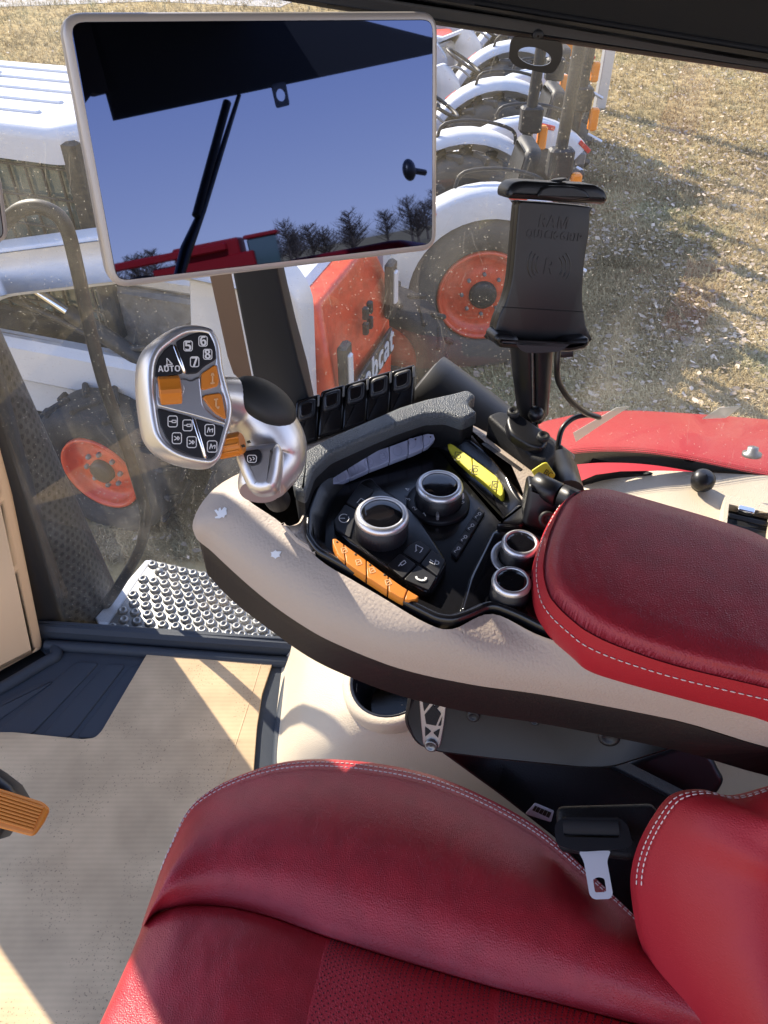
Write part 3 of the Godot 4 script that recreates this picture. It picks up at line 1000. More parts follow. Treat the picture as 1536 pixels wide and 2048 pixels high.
	lathe(s, [[0.011, -0.01], [0.011, 0.008], [0.016, 0.012], [0.0185, 0.02], [0.017, 0.03], [0.011, 0.036], [0.001, 0.038]], kc, Vector3(0, 0.9, 0.3).normalized(), 28)
	made(s, "knob", mats.black_plastic, ln)
	s = st()
	var vn := Vector3(0, 1, 0.02).normalized()
	var vp := at_y(1490, 1040, 0.574)
	var vo := all_p([[1450, 988], [1560, 1012], [1552, 1130], [1442, 1095]], vp, vn)
	var vi := all_p([[1458, 1008], [1540, 1026], [1534, 1112], [1450, 1086]], vp, vn)
	holed(s, fillet(vo, 0.008), vi, vn, 0.03)
	var vent := made(s, "air_vent", mats.tan_liner, ln)
	s = st()
	var vb := []
	for q in vi: vb.append(q - vn * 0.012)
	slab(s, vb, vn, 0.01, 0.001)
	made(s, "vent_well", mats.black_matte, vent)
	for k in 4:
		s = st()
		var y0 := 1026.0 + 20.0 * k
		var vl := all_p([[1458, y0], [1538, y0 + 18], [1536, y0 + 27], [1457, y0 + 9]], vp - vn * 0.003, (vn + Vector3(0, 0, 0.6)).normalized())
		slab(s, vl, (vn + Vector3(0, 0, 0.6)).normalized(), 0.004, 0.001)
		made(s, "vent_slat", mats.black_plastic, vent)
	s = st()
	var tw := all_p([[1478, 1008], [1512, 1016], [1510, 1026], [1476, 1018]], vp + vn * 0.004, vn)
	slab(s, fillet(tw, 0.004), vn, 0.008, 0.002)
	made(s, "thumb_wheel", mats.chrome, vent)
	# side window: glass, dust on it, black printed edge with its dots, sill
	var wn := Vector3(-0.1, 0, 1).normalized()
	var edge := [[1085, 950], [1130, 922], [1180, 914], [1240, 913], [1300, 917], [1360, 926], [1420, 938], [1480, 951], [1540, 963], [1640, 985], [1760, 1012]]
	var low := []
	for q in edge: low.append(win(q[0], q[1]))
	var gl := [Vector3(-0.92, 0.03, 0), Vector3(0.02, 0.03, 0), Vector3(0.18, 0.36, 0)]
	for i in gl.size(): gl[i].z = -1.02 + 0.1 * gl[i].x
	gl.append_array(low)
	for q in [[1.1, 1.86], [-0.86, 1.86]]: gl.append(Vector3(q[0], q[1], -1.02 + 0.1 * q[0]))
	s = st()
	var ix := flat_tris(gl, wn)
	for k in range(0, ix.size(), 3): tri(s, gl[ix[k]], gl[ix[k + 1]], gl[ix[k + 2]], 1)
	var pane := made(s, "window_pane", mats.window_glass, t)
	s = st()
	for k in range(0, ix.size(), 3): tri(s, gl[ix[k]] + wn * 0.003, gl[ix[k + 1]] + wn * 0.003, gl[ix[k + 2]] + wn * 0.003, 1)
	made(s, "dust_film", mats.window_dust, pane)
	s = st()
	var top := []
	for q in edge: top.append(win(q[0], q[1] - 14.0) + wn * 0.006)
	low = []
	for q in edge: low.append(win(q[0], q[1] + 8.0) + wn * 0.006)
	grid(s, [curve(top, 4, false), curve(low, 4, false)], 1)
	made(s, "printed_edge", mats.black_gloss, pane)
	s = st()
	var line := curve(edge.map(func(q): return Vector3(q[0], q[1], 0)), 18, false)
	for k in line.size():
		for r in 3:
			var p := win(line[k].x + (2.0 if r % 2 else 0.0), line[k].y - 15.5 - 3.6 * r) + wn * 0.006
			var rr := 0.00135 - 0.0003 * r
			var c8 := []
			for j in 6: c8.append(p + Vector3(cos(TAU * j / 6), 0, 0) * rr + Vector3(0, sin(TAU * j / 6), 0) * rr)
			for j in range(1, 5): tri(s, c8[0], c8[j], c8[j + 1], 1)
	made(s, "printed_dots", mats.black_gloss, pane).set_meta("kind", "stuff")
	s = st()
	var sa := at_y(60, 1262, 0.02); var sb := at_y(600, 1300, 0.02)
	var sd := (sb - sa).normalized()
	block(s, (sa + sb) / 2 + Vector3(0, 0.005, 0), Vector3(sa.distance_to(sb), 0.05, 0.03), Basis(sd, Vector3.UP, sd.cross(Vector3.UP)), 0.008)
	made(s, "window_sill", mats.rubber_grey, t)
	# grey round housing behind the paddles
	s = st()
	var hc := at_d(925, 845, 1.0)
	var hx := (Vector3(0.55, -0.30, 0.3)).normalized()
	tube(s, curve([hc - hx * 0.075, hc - hx * 0.07, hc - hx * 0.05, hc + hx * 0.14], 3, false), [0.012, 0.03, 0.042, 0.048, 0.052, 0.053, 0.054, 0.054, 0.054, 0.054], 32)
	made(s, "pipe_housing", mats.charcoal, t)
	# red rear fender outside the window
	s = st()
	rows = []
	for i in 25:
		var x := 0.22 + 1.2 * i / 24.0
		var drop := 0.045 * pow(maxf(0.0, 0.64 - x) / 0.22, 2.0) + 0.10 * pow(maxf(0.0, x - 0.7), 2.0)
		var row := []
		for j in 15:
			var z := -1.03 + 0.1 * x - 0.62 * j / 14.0
			row.append(Vector3(x, 0.50 - drop - 0.26 * pow(j / 14.0, 1.7), z))
		rows.append(row)
	grid(s, rows)
	var fen := made(s, "rear_fender", mats.red_paint, t)
	s = st()
	lathe(s, [[0.016, 0], [0.016, 0.006], [0.009, 0.008], [0.009, 0.016], [0.001, 0.017]], win(1503, 912, 0.09), Vector3(0, 0.95, -0.3).normalized(), 20)
	made(s, "fender_bolt", mats.steel, fen)

func outside_fittings():
	# exhaust guard, hand rail, tread plate
	var s := st()
	var c := Vector3(-0.763, -0.45, -1.22)
	var seg := 40
	for i in seg:
		var a0 := TAU * i / seg; var a1 := TAU * (i + 1) / seg
		var p0 := c + Vector3(cos(a0), 0, sin(a0)) * 0.135; var p1 := c + Vector3(cos(a1), 0, sin(a1)) * 0.135
		var h := Vector3(-0.18, 2.75, 0)
		var us := 6.0; var vs := 19.0
		var q := [[p0, 0.0], [p1, 0.0], [p1 + h, 1.0], [p0 + h, 1.0]]
		var uv := [Vector2(us * i / seg, 0), Vector2(us * (i + 1) / seg, 0), Vector2(us * (i + 1) / seg, vs), Vector2(us * i / seg, vs)]
		for k in [0, 1, 2, 0, 2, 3]:
			s.set_smooth_group(0); s.set_uv(uv[k]); s.add_vertex(q[k][0])
	var t := thing("exhaust_guard", "dark perforated exhaust guard standing outside the side window", "guard", c)
	made(s, "perforated_shell", mats.perforated_sheet, t)
	s = st()
	tube(s, [c + Vector3(0, -0.02, 0), c + Vector3(-0.19, 2.9, 0)], 0.07, 20)
	made(s, "exhaust_pipe", mats.charcoal, t)
	s = st()
	var rail := []
	for q in [[-30, 500], [5, 450], [45, 418], [90, 417], [130, 450], [155, 540], [178, 650], [212, 780], [255, 900], [288, 1010], [290, 1050], [278, 1100], [245, 1160], [208, 1214], [190, 1222], [172, 1212], [148, 1180], [128, 1163], [96, 1168]]:
		rail.append(win(q[0], q[1], 0.10))
	tube(s, curve(rail, 6, false), 0.0115, 14)
	var hr := made(s, "hand_rail", mats.charcoal)
	tag(hr, "bent dark steel hand rail curving down beside the exhaust guard", "hand rail")
	# tread plate
	var tp := all_y([[303, 1120], [620, 1192], [640, 1310], [208, 1262]], -0.03)
	t = thing("tread_plate", "bright steel tread plate with raised buttons outside the window", "step", tp[3])
	s = st()
	slab(s, tp, Vector3.UP, 0.02, 0.002)
	made(s, "plate", mats.steel, t)
	s = st()
	lathe(s, [[0.0125, 0], [0.0112, 0.0045], [0.0078, 0.0068], [0.0050, 0.0068], [0.0042, 0.002], [0.001, 0.002]], Vector3.ZERO, Vector3.UP, 14)
	var bm := mesh_of(s)
	for i in 15:
		for j in 9:
			var u := (i + (0.5 if j % 2 else 0.0) + 0.4) / 15.5; var v := (j + 0.55) / 9.0
			var p: Vector3 = tp[0].lerp(tp[1], u).lerp(tp[3].lerp(tp[2], u), v)
			if i == 0 and j == 1: continue
			share(bm, "raised_button", mats.steel, t, Transform3D(Basis.IDENTITY, p))
	s = st()
	lathe(s, [[0.013, 0], [0.013, 0.003], [0.009, 0.004], [0.008, 0.009], [0.001, 0.010]], at_y(320, 1144, -0.03), Vector3.UP, 14)
	made(s, "bolt", mats.steel, t)
	s = st()
	slab(s, all_y([[190, 1235], [290, 1120], [303, 1118], [206, 1264]], -0.035), Vector3.UP, 0.05, 0.004)
	made(s, "plate_edge", mats.white_paint, t)

func left_side():
	# what the display mirrors: blind, wiper and mirror on the far rear side
	var sp := at_d(122, 28, 0.5625)
	var sn := screen_n()
	var lp := Vector3(0.9, 1.4, 0.78); var l_n := Vector3(-0.2, 0, 1).normalized()
	var M := func(u, v, off = 0.0) -> Vector3:
		var p := at_p(u, v, sp, sn)
		var d := ray(u, v)
		d = d - 2.0 * d.dot(sn) * sn
		return p + d * ((lp + l_n * off - p).dot(l_n) / d.dot(l_n))
	var t := thing("rear_sun_blind", "black sun blind pulled down over the opposite rear window", "blind", M.call(560, 180))
	var s := st()
	var a: Vector3 = M.call(232, 240); var b: Vector3 = M.call(900, 100)
	var hi := 1.858
	slab(s, [a, b, Vector3(b.x, hi, b.z), Vector3(a.x, hi, a.z)], -l_n, 0.012, 0.002)
	made(s, "fabric", mats.fabric_black, t)
	s = st()
	slab(s, [M.call(60, 225), M.call(165, 215), M.call(186, 186), M.call(203, 188), M.call(236, 180), Vector3(a.x, hi, a.z), Vector3(a.x - 1.2, hi, a.z - 0.24)], -l_n, 0.03, 0.002)
	made(s, "side_cover", mats.roof_lining, t)
	s = st()
	var c: Vector3 = M.call(561, 185)
	var rt := (a - b).normalized()
	var out := []; var hole := []
	for q in [[-0.045, 0.03], [0.045, 0.03], [0.042, -0.045], [-0.042, -0.045]]: out.append(c + rt * q[0] + Vector3.UP * q[1])
	for k in 20: hole.append(c + rt * cos(TAU * k / 20) * 0.03 + Vector3.UP * (sin(TAU * k / 20) * 0.02 - 0.008))
	holed(s, fillet(out, 0.012), hole, -l_n, 0.004)
	made(s, "pull_tab", mats.black_plastic, t)
	t = thing("wiper", "black window wiper standing on the opposite rear window", "wiper", M.call(350, 560, 0.05))
	s = st()
	tube(s, [M.call(478, 190, 0.06), M.call(405, 420, 0.06), M.call(372, 500, 0.06), M.call(345, 600, 0.06)], [0.007, 0.012, 0.02, 0.014], 10)
	made(s, "arm", mats.black_plastic, t)
	s = st()
	tube(s, [M.call(454, 205, 0.05), M.call(392, 432, 0.05)], 0.014, 10)
	made(s, "blade", mats.black_matte, t)
	s = st()
	var mc: Vector3 = M.call(818, 340, 0.1)
	ball(s, mc, Vector3(0.05, 0, 0.01), Vector3(0, 0.05, 0), Vector3(0, 0, 0.03), 10)
	tube(s, [mc, mc + Vector3(0.12, -0.02, 0)], 0.015, 8)
	var mm := made(s, "mirror_head", mats.black_plastic)
	tag(mm, "small black mirror head outside the opposite rear window", "mirror")

func blind():
	var n := Vector3(-0.1, 0, 1).normalized()
	var P := func(u, v) -> Vector3: return win(u, v, -0.035)
	var t := thing("sun_blind", "black mesh roller blind with a pull tab over the side window", "blind", P.call(1080, 100))
	var a: Vector3 = P.call(480, -70); var b: Vector3 = P.call(949, 0); var c: Vector3 = P.call(2300, 222)
	var s := st()
	var q0: Vector3 = P.call(480, -12); var q1: Vector3 = P.call(650, 18); var q2: Vector3 = P.call(876, 53); var q3: Vector3 = P.call(1536, 149); var q4: Vector3 = P.call(2300, 261)
	slab(s, fillet([q0, q1, q2, q3, q4, c, b, a], 0.002, 2), n, 0.016, 0.005)
	made(s, "bottom_bar", mats.charcoal, t)
	s = st()
	var hi := 1.855
	slab(s, [a - n * 0.006, b - n * 0.006, c - n * 0.006, Vector3(c.x, hi, c.z) - n * 0.006, Vector3(a.x, hi, a.z) - n * 0.006], n, 0.002, 0.0004)
	var im := Image.create(64, 64, false, Image.FORMAT_RGBA8)
	for y in 64:
		for x in 64: im.set_pixel(x, y, Color(0.62, 0.60, 0.58, 0.95) if (x / 4 + y / 4) % 2 == 0 else Color(0.12, 0.12, 0.12, 1.0))
	var m := plain("blind_mesh", Color(0.12, 0.12, 0.12), 0.8)
	m.albedo_texture = ImageTexture.create_from_image(im)
	m.transparency = BaseMaterial3D.TRANSPARENCY_ALPHA
	m.uv1_triplanar = true
	m.uv1_world_triplanar = true
	m.uv1_scale = Vector3.ONE * 42.0
	made(s, "mesh_fabric", m, t)
	s = st()
	var o := all_p([[1022, 72], [1127, 84], [1124, 120], [1108, 146], [1092, 147], [1032, 134], [1017, 118]], P.call(1070, 100) + n * 0.004, n)
	var h := []
	for k in 24: h.append(at_p(1069 + 33.5 * cos(TAU * k / 24) + 2 * sin(TAU * k / 24), 113 + 18.5 * sin(TAU * k / 24) + 5 * cos(TAU * k / 24), P.call(1070, 100) + n * 0.004, n))
	holed(s, fillet(o, 0.008), h, n, 0.003)
	made(s, "pull_tab", mats.black_plastic, t)
	s = st()
	lathe(s, [[0.006, 0], [0.006, 0.003], [0.003, 0.004], [0.001, 0.004]], P.call(1076, 71), n, 14)
	made(s, "screw", mats.dark_metal, t)

func floor_things():
	var t := thing("rubber_floor_mat", "dark blue grey rubber floor mat with moulded ribs and raised lip", "mat", at_y(200, 1400, 0))
	var s := st()
	var o := all_y([[60, 1278], [590, 1310], [574, 1362], [560, 1440], [553, 1521], [545, 1700], [600, 2300], [-500, 2300], [-500, 1500], [0, 1362], [96, 1312]], 0.008)
	slab(s, o, Vector3.UP, 0.008, 0.003)
	made(s, "mat_sheet", mats.rubber_grey, t)
	s = st()
	tube(s, curve(all_y([[596, 1302], [576, 1362], [562, 1440], [555, 1521], [553, 1640]], 0.012), 6, false), 0.011, 12)
	made(s, "side_lip", mats.rubber_grey, t)
	s = st()
	tube(s, curve(all_y([[92, 1290], [250, 1300], [420, 1313], [570, 1324], [588, 1312]], 0.014), 6, false), 0.012, 12)
	made(s, "sill_lip", mats.rubber_grey, t)
	s = st()
	tube(s, curve(all_y([[110, 1290], [112, 1312], [90, 1325], [0, 1378], [-120, 1440]], 0.012), 6, false), 0.013, 12)
	made(s, "front_lip", mats.rubber_grey, t)
	for q in [[[152, 1322], [199, 1324], [62, 1470], [-15, 1470]], [[211, 1326], [252, 1328], [138, 1476], [80, 1476]], [[262, 1330], [290, 1332], [205, 1476], [152, 1476]], [[60, 1372], [110, 1360], [-60, 1480], [-140, 1480]]]:
		s = st()
		slab(s, fillet(all_y(q, 0.0115), 0.012), Vector3.UP, 0.005, 0.003)
		made(s, "rib", mats.rubber_grey, t)
	var cb := thing("cardboard_sheet", "dusty tan corrugated cardboard sheet laid over the rubber mat", "cardboard", at_y(300, 1700, 0.012))
	s = st()
	o = all_y([[303, 1292], [546, 1322], [524, 1388], [514, 1453], [508, 1530], [500, 1640], [520, 2000], [540, 2400], [-400, 2400], [-300, 1500], [0, 1464], [26, 1464], [165, 1478], [190, 1475], [203, 1462]], 0.018)
	slab(s, fillet(o, 0.006, 3), Vector3.UP, 0.004, 0.001)
	made(s, "sheet", mats.cardboard, cb)
	s = st()
	tube(s, curve(all_y([[524, 1322], [500, 1400], [468, 1500], [436, 1600], [420, 1660]], 0.0172), 4, false), 0.0016, 8)
	made(s, "fold", mats.cardboard, cb)
	# throttle pedal
	t = thing("foot_pedal", "orange ribbed foot pedal on a black lever", "pedal", at_y(40, 1700, 0.02))
	var pn := Vector3(0.25, 0.85, 0.45).normalized()
	var pc := at_d(40, 1622, 1.17)
	s = st()
	slab(s, fillet(all_p([[-70, 1560], [-5, 1577], [84, 1605], [98, 1619], [86, 1646], [66, 1674], [-10, 1654], [-90, 1628]], pc, pn), 0.006), pn, 0.016, 0.004)
	made(s, "pad", mats.orange_key, t)
	for k in 8:
		s = st()
		var f := (k + 0.6) / 8.4
		var p0 := at_p(lerpf(-60, -85, f), lerpf(1565, 1622, f), pc, pn) + pn * 0.001; var p1 := at_p(lerpf(88, 64, f), lerpf(1612, 1664, f), pc, pn) + pn * 0.001
		tube(s, [p0, p1], 0.0022, 8)
		made(s, "rib", mats.orange_key, t)
	s = st()
	var lv := []
	for q in [[-80, 1500], [-10, 1545], [22, 1570], [40, 1600], [20, 1640], [-5, 1680], [-90, 1690]]: lv.append(at_p(q[0], q[1], pc - pn * 0.022, pn))
	slab(s, lv, pn, 0.10, 0.012)
	made(s, "lever", mats.black_plastic, t)

# ---------------------------------------------------------------- display
func screen_n() -> Vector3:
	var az := deg_to_rad(26.0); var el := deg_to_rad(12.3)
	return Vector3(sin(az) * cos(el), sin(el), cos(az) * cos(el))
func display():
	var n := screen_n()
	var p := at_d(122, 28, 0.5625)
	var t := thing("display_monitor", "wide glossy touch display in a pale frame on a dark post", "monitor", at_d(545, 560, 0.70))
	var o := fillet(all_p([[118, 24], [878, 22], [875, 500], [221, 579]], p, n), 0.017, 6)
	var s := st()
	slab(s, o, n, 0.022, 0.005, 4)
	var fr := made(s, "frame", mats.frame_silver, t)
	var gi := []
	for q in inset(o, n, 0.0062): gi.append(q + n * 0.0006)
	s = st()
	slab(s, gi, n, 0.0035, 0.0006, 2)
	made(s, "screen", mats.screen_glass, fr)
	s = st()
	var bo := []
	for q in inset(o, n, 0.02): bo.append(q - n * 0.022)
	slab(s, bo, n, 0.03, 0.001)
	made(s, "back_housing", mats.black_plastic, t)
	# post and bracket
	s = st()
	var f := Vector3(0.12, 0, 1).normalized()
	var pp := at_d(540, 670, 0.86)
	var tp := all_p([[462, 440], [556, 440], [557, 545], [578, 640], [597, 720], [622, 810], [640, 900], [545, 900], [520, 800], [509, 766], [467, 553]], pp, f)
	slab(s, tp, f, 0.10, 0.004)
	made(s, "post", mats.post_dark, t)
	s = st()
	var lft := all_p([[462, 440], [467, 553], [509, 766], [520, 800]], pp, f)
	var rw := []
	for q in lft: rw.append(q + Vector3(-0.0025, 0, -0.004))
	var rw2 := []
	for q in rw: rw2.append(q + Vector3(-0.038, 0, -0.055))
	grid(s, [rw, rw2])
	made(s, "post_flank", mats.post_bronze, t)
	s = st()
	tube(s, [at_d(520, 400, 0.71), at_d(515, 430, 0.86)], 0.03, 16)
	made(s, "bracket", mats.black_plastic, t)
	# second, smaller display beside it
	var t2 := thing("small_display", "corner of a second black display with a pale rim by the front pillar", "monitor", at_d(-60, 470, 0.66))
	var n2 := Vector3(0.45, 0.2, 0.87).normalized()
	var p2 := at_d(0, 420, 0.62)
	var o2 := fillet(all_p([[-330, 300], [0, 340], [18, 484], [-300, 520]], p2, n2), 0.01, 5)
	s = st()
	slab(s, o2, n2, 0.02, 0.004)
	var fr2 := made(s, "frame", mats.frame_silver, t2)
	s = st()
	var g2 := []
	for q in inset(o2, n2, 0.003): g2.append(q + n2 * 0.0008)
	slab(s, g2, n2, 0.003, 0.0008)
	made(s, "screen", mats.black_gloss, fr2)

# ---------------------------------------------------------------- arm rest console
func knob(t, c: Vector3, ax: Vector3, r, h, ring_mat, dial = false):
	var root := Node3D.new()
	root.name = "rotary_knob"
	root.position = c - t.position
	t.add_child(root, true)
	var s := st()
	# ribbed skirt
	var b := basis_n(ax)
	var rings := []
	for e in [[0.0, 1.0], [h * 0.72, 0.975], [h * 0.76, 0.90]]:
		var ring := []
		for k in 120:
			var rr: float = r * e[1] * (1.0 if k % 2 else 0.975)
			ring.append(b.z * e[0] + (b.x * cos(TAU * k / 120) + b.y * sin(TAU * k / 120)) * rr)
		rings.append(ring)
	loft(s, rings)
	made(s, "knurled_skirt", mats.black_key, root)
	s = st()
	lathe(s, [[r * 0.93, h * 0.71], [r * 0.985, h * 0.74], [r * 1.0, h * 0.80], [r * 0.98, h * 0.88], [r * 0.91, h * 0.96], [r * 0.84, h * 0.995], [r * 0.77, h * 0.985], [r * 0.75, h * 0.93]], Vector3.ZERO, ax, 56)
	made(s, "silver_ring", ring_mat, root)
	s = st()
	lathe(s, [[r * 0.755, h * 0.93], [r * 0.70, h * 0.955], [r * 0.4, h * 0.968], [0.0005, h * 0.97]], Vector3.ZERO, ax, 48)
	made(s, "cap", mats.black_gloss, root)
	return root
func line_mark(s, a: Vector3, b: Vector3, n: Vector3, w):
	var d := (b - a).normalized()
	var x = n.cross(d).normalized() * w * 0.5
	var h := n * 0.0004
	quad(s, a - x + h, b - x + h, b + x + h, a + x + h, 1)
func icon(called, mat, t, strokes, P: Callable, n: Vector3, w):
	var s := st()
	for k in strokes:
		for i in k.size() - 1: line_mark(s, P.call(k[i][0], k[i][1]), P.call(k[i + 1][0], k[i + 1][1]), n, w)
	return made(s, called, mat, t)
func strip_keys(t, called, corners, y0, y1, n: Vector3, mat, cuts):
	# a curved strip of keys: upper edge and lower edge polylines in the picture, each key a slab of its own
	var res := []
	for k in cuts.size() - 1:
		var a: float = cuts[k]; var b: float = cuts[k + 1]
		var o := []
		for j in 7: o.append(line_at(corners[0], lerpf(a, b, j / 6.0)))
		for j in 7: o.append(line_at(corners[1], lerpf(b, a, j / 6.0)))
		var pts := []
		for q in o: pts.append(at_p(q.x, q.y, y0, n))
		var s := st()
		slab(s, inset(pts, n, 0.0006), n, 0.010, 0.0007, 2)
		res.append(made(s, called, mat, t))
	return res
func line_at(p, f) -> Vector2:
	var x: float = clampf(f, 0.0, 0.9999) * (p.size() - 1)
	var i := int(x)
	return Vector2(p[i][0], p[i][1]).lerp(Vector2(p[i + 1][0], p[i + 1][1]), x - i)

func on_mesh(mesh: Mesh, u, v, y) -> Vector3:          # where the line of sight meets a mesh
	var f := mesh.get_faces()
	var r := ray(u, v)
	var best := at_y(u, v, y)
	var d := INF
	for i in range(0, f.size(), 3):
		var h = Geometry3D.ray_intersects_triangle(EYE, r, f[i], f[i + 1], f[i + 2])
		if h != null and EYE.distance_to(h) < d:
			d = EYE.distance_to(h)
			best = h
	return best
func console():
	var Y := 0.805
	var t := thing("armrest_console", "tan armrest console with black control panel, knobs and red padded rest", "console", at_y(760, 1400, 0.55))
	# shells
	var outer := [[389, 1062], [427, 1106], [520, 1190], [605, 1251], [680, 1291], [802, 1338], [942, 1369], [1100, 1392], [1350, 1440], [1620, 1502], [1760, 1380], [1420, 1190], [1150, 1010], [1010, 890], [860, 830], [700, 850], [560, 920], [430, 985]]
	var crease := [[392, 1035], [440, 1070], [530, 1140], [620, 1200], [700, 1245], [812, 1292], [950, 1320], [1105, 1340], [1350, 1385], [1620, 1445], [1750, 1340], [1400, 1150], [1120, 985], [1000, 880], [870, 822], [720, 842], [590, 900], [445, 965]]
	var rim := [[492, 994], [562, 1046], [640, 1120], [705, 1160], [760, 1192], [850, 1245], [905, 1258], [985, 1228], [1090, 1275], [1250, 1310], [1500, 1250], [1300, 1100], [1064, 1000], [1030, 935], [905, 846], [760, 872], [640, 925], [520, 962]]
	var R0 := curve(all_y(outer, 0.735), 6)
	var R1 := curve(all_y(crease, 0.782), 6)
	var R2 := curve(all_y(rim, Y), 6)
	var mid := []
	for i in R0.size():
		mid.append(R0[i].lerp(R1[i], 0.55) + (R0[i] - R2[i]).normalized() * 0.006)
	var mid2 := []
	for i in R0.size(): mid2.append(R1[i].lerp(R2[i], 0.5) + Vector3(0, 0.004, 0))
	var s := st()
	loft(s, [R0, mid, R1, mid2, R2])
	var shell := made(s, "tan_shell", mats.tan_shell, t)
	s = st()
	var lower := [[415, 1135], [427, 1162], [474, 1209], [535, 1256], [614, 1312], [690, 1350], [802, 1392], [940, 1425], [1100, 1450], [1350, 1500], [1620, 1560], [1760, 1450], [1420, 1260], [1150, 1080], [1010, 960], [860, 900], [700, 930], [560, 990], [450, 1060]]
	lower.remove_at(12)
	var B0 := []
	for q in R0: B0.append(q - Vector3(0, 0.001, 0))
	var inn := []
	var cen := Vector3.ZERO
	for q in R0: cen += q
	cen /= R0.size()
	for q in R0: inn.append(q.lerp(cen, 0.012) - Vector3(0, 0.003, 0))
	var B1 := curve(all_y(lower, 0.685), 6)
	var B2 := []
	for q in B1: B2.append(q.lerp(cen, 0.2) - Vector3(0, 0.02, 0))
	loft(s, [inn, B1, B2], 0, false, true)
	made(s, "lower_shell", mats.brown_shell, t)
	# control panel: rim and bowl
	var pan := [[609, 1071], [612, 1020], [629, 974], [661, 928], [743, 886], [857, 849], [880, 849], [921, 865], [1013, 935], [1031, 980], [1048, 1004], [1160, 1060], [1260, 1150], [1260, 1290], [1160, 1275], [1090, 1258], [1035, 1230], [985, 1210], [948, 1228], [906, 1242], [873, 1238], [808, 1205], [710, 1146], [629, 1101]]
	var p0 := fillet(all_y(pan, Y + 0.004), 0.008, 4)
	var p1 := inset(p0, Vector3.UP, 0.003)
	var p2 := inset(p0, Vector3.UP, 0.006)
	var p3 := inset(p0, Vector3.UP, 0.020)
	var low := func(a, d) -> Array: return a.map(func(q): return q + Vector3(0, d, 0))
	s = st()
	var skirt: Array = low.call(p0, -0.014)
	var e1: Array = low.call(p1, 0.0025); var e2: Array = low.call(p2, 0.001); var e3: Array = low.call(p3, -0.017)
	loft(s, [skirt, p0, e1, e2, e3])
	var ix := flat_tris(e3, Vector3.UP)
	for k in range(0, ix.size(), 3): tri(s, e3[ix[k]], e3[ix[k + 1]], e3[ix[k + 2]], 1)
	var panel := made(s, "control_panel", mats.black_panel, t)
	var fy := Y - 0.013        # panel floor
	# raised deck for the front knob, the deck between and the step before the small knobs
	s = st()
	slab(s, fillet(all_y([[664, 1045], [688, 1005], [722, 958], [745, 952], [760, 972], [790, 990], [838, 1030], [893, 1118], [893, 1130], [862, 1180], [846, 1182], [808, 1158], [690, 1078]], fy + 0.010), 0.008), Vector3.UP, 0.011, 0.004, 3)
	var deck := made(s, "knob_deck", mats.black_panel, panel)
	s = st()
	slab(s, fillet(all_y([[985, 1058], [1050, 1040], [1170, 1100], [1190, 1270], [1090, 1256], [1035, 1228], [985, 1208], [928, 1226], [920, 1218], [940, 1150]], fy + 0.011), 0.006), Vector3.UP, 0.012, 0.004, 3)
	made(s, "rear_deck", mats.black_gloss, panel)
	s = st()
	slab(s, fillet(all_y([[992, 1047], [1030, 1010], [1052, 1004], [1058, 1036], [1045, 1050]], fy + 0.018), 0.004), Vector3.UP, 0.02, 0.004)
	made(s, "step", mats.black_panel, panel)
	# key strips on the bowl's slopes
	var gn := Vector3(0.12, 0.9, 0.4).normalized()
	var gp := at_y(760, 920, Y + 0.004)
	var gu := [[661, 958], [690, 928], [740, 905], [790, 888], [830, 873], [855, 866], [868, 868]]
	var gd := [[662, 971], [700, 957], [745, 937], [790, 920], [830, 905], [858, 892], [871, 878]]
	var keys = strip_keys(panel, "grey_key", [gu, gd], gp, 0, gn, mats.grey_key, [0.0, 0.17, 0.31, 0.46, 0.61, 0.77, 1.0])
	var GP := func(u, v) -> Vector3: return at_p(u, v, gp, gn)
	for q in [["1", 708, 938], ["2", 738, 925], ["3", 767, 912]]:
		text(q[0], "number", mats.grey_print, panel, GP.call(q[1], q[2]), Vector3(1, 0, -0.35), gn, 0.0085, 0.0005)
	s = st()
	for q in [[708, 938], [738, 925], [767, 912], [795, 902], [823, 887], [850, 882], [683, 955]]:
		var prev: Vector3 = GP.call(q[0] + 9.0, q[1])
		for k in range(1, 13):
			var nx: Vector3 = GP.call(q[0] + 9.0 * cos(TAU * k / 12), q[1] + 10.0 * sin(TAU * k / 12))
			line_mark(s, prev, nx, gn, 0.0006)
			prev = nx
	made(s, "key_outlines", mats.grey_print, panel).set_meta("kind", "stuff")
	for q in [[831, 879], [861, 874]]:
		s = st()
		lathe(s, [[0.001, 0], [0.001, 0.0006], [0.0001, 0.0006]], GP.call(q[0], q[1]), gn, 10)
		made(s, "indicator", mats.dark_print, panel)
	var yn := Vector3(-0.3, 0.92, 0.2).normalized()
	var yp := at_y(950, 940, Y + 0.005)
	var yu := [[894, 888], [902, 885], [930, 905], [965, 930], [995, 953], [1006, 970], [1008, 982]]
	var yd := [[895, 896], [905, 912], [935, 940], [965, 963], [990, 985], [1000, 994], [1006, 990]]
	strip_keys(panel, "yellow_key", [yu, yd], yp, 0, yn, mats.yellow_key, [0.0, 0.40, 0.70, 1.0])
	var YP := func(u, v) -> Vector3: return at_p(u, v, yp, yn)
	for q in [[916, 913], [950, 940], [990, 971]]:
		var x: float = q[0]; var y: float = q[1]
		var gear := []
		for k in 9: gear.append([x + 1 + 4.0 * cos(TAU * k / 8), y + 4.0 * sin(TAU * k / 8)])
		icon("symbol", mats.dark_print, panel, [[[x + 7, y - 7], [x - 5, y - 9], [x - 7, y + 7], [x + 5, y + 9]], gear, [[x - 9, y - 2], [x - 12, y + 2]]], YP, yn, 0.0007)
	# orange keys along the near slope
	var on := Vector3(0.04, 0.995, 0.0).normalized()
	var op := at_y(750, 1140, Y + 0.0095)
	var ou := [[664, 1077], [672, 1076], [700, 1096], [735, 1121], [770, 1147], [805, 1172], [828, 1186], [839, 1192]]
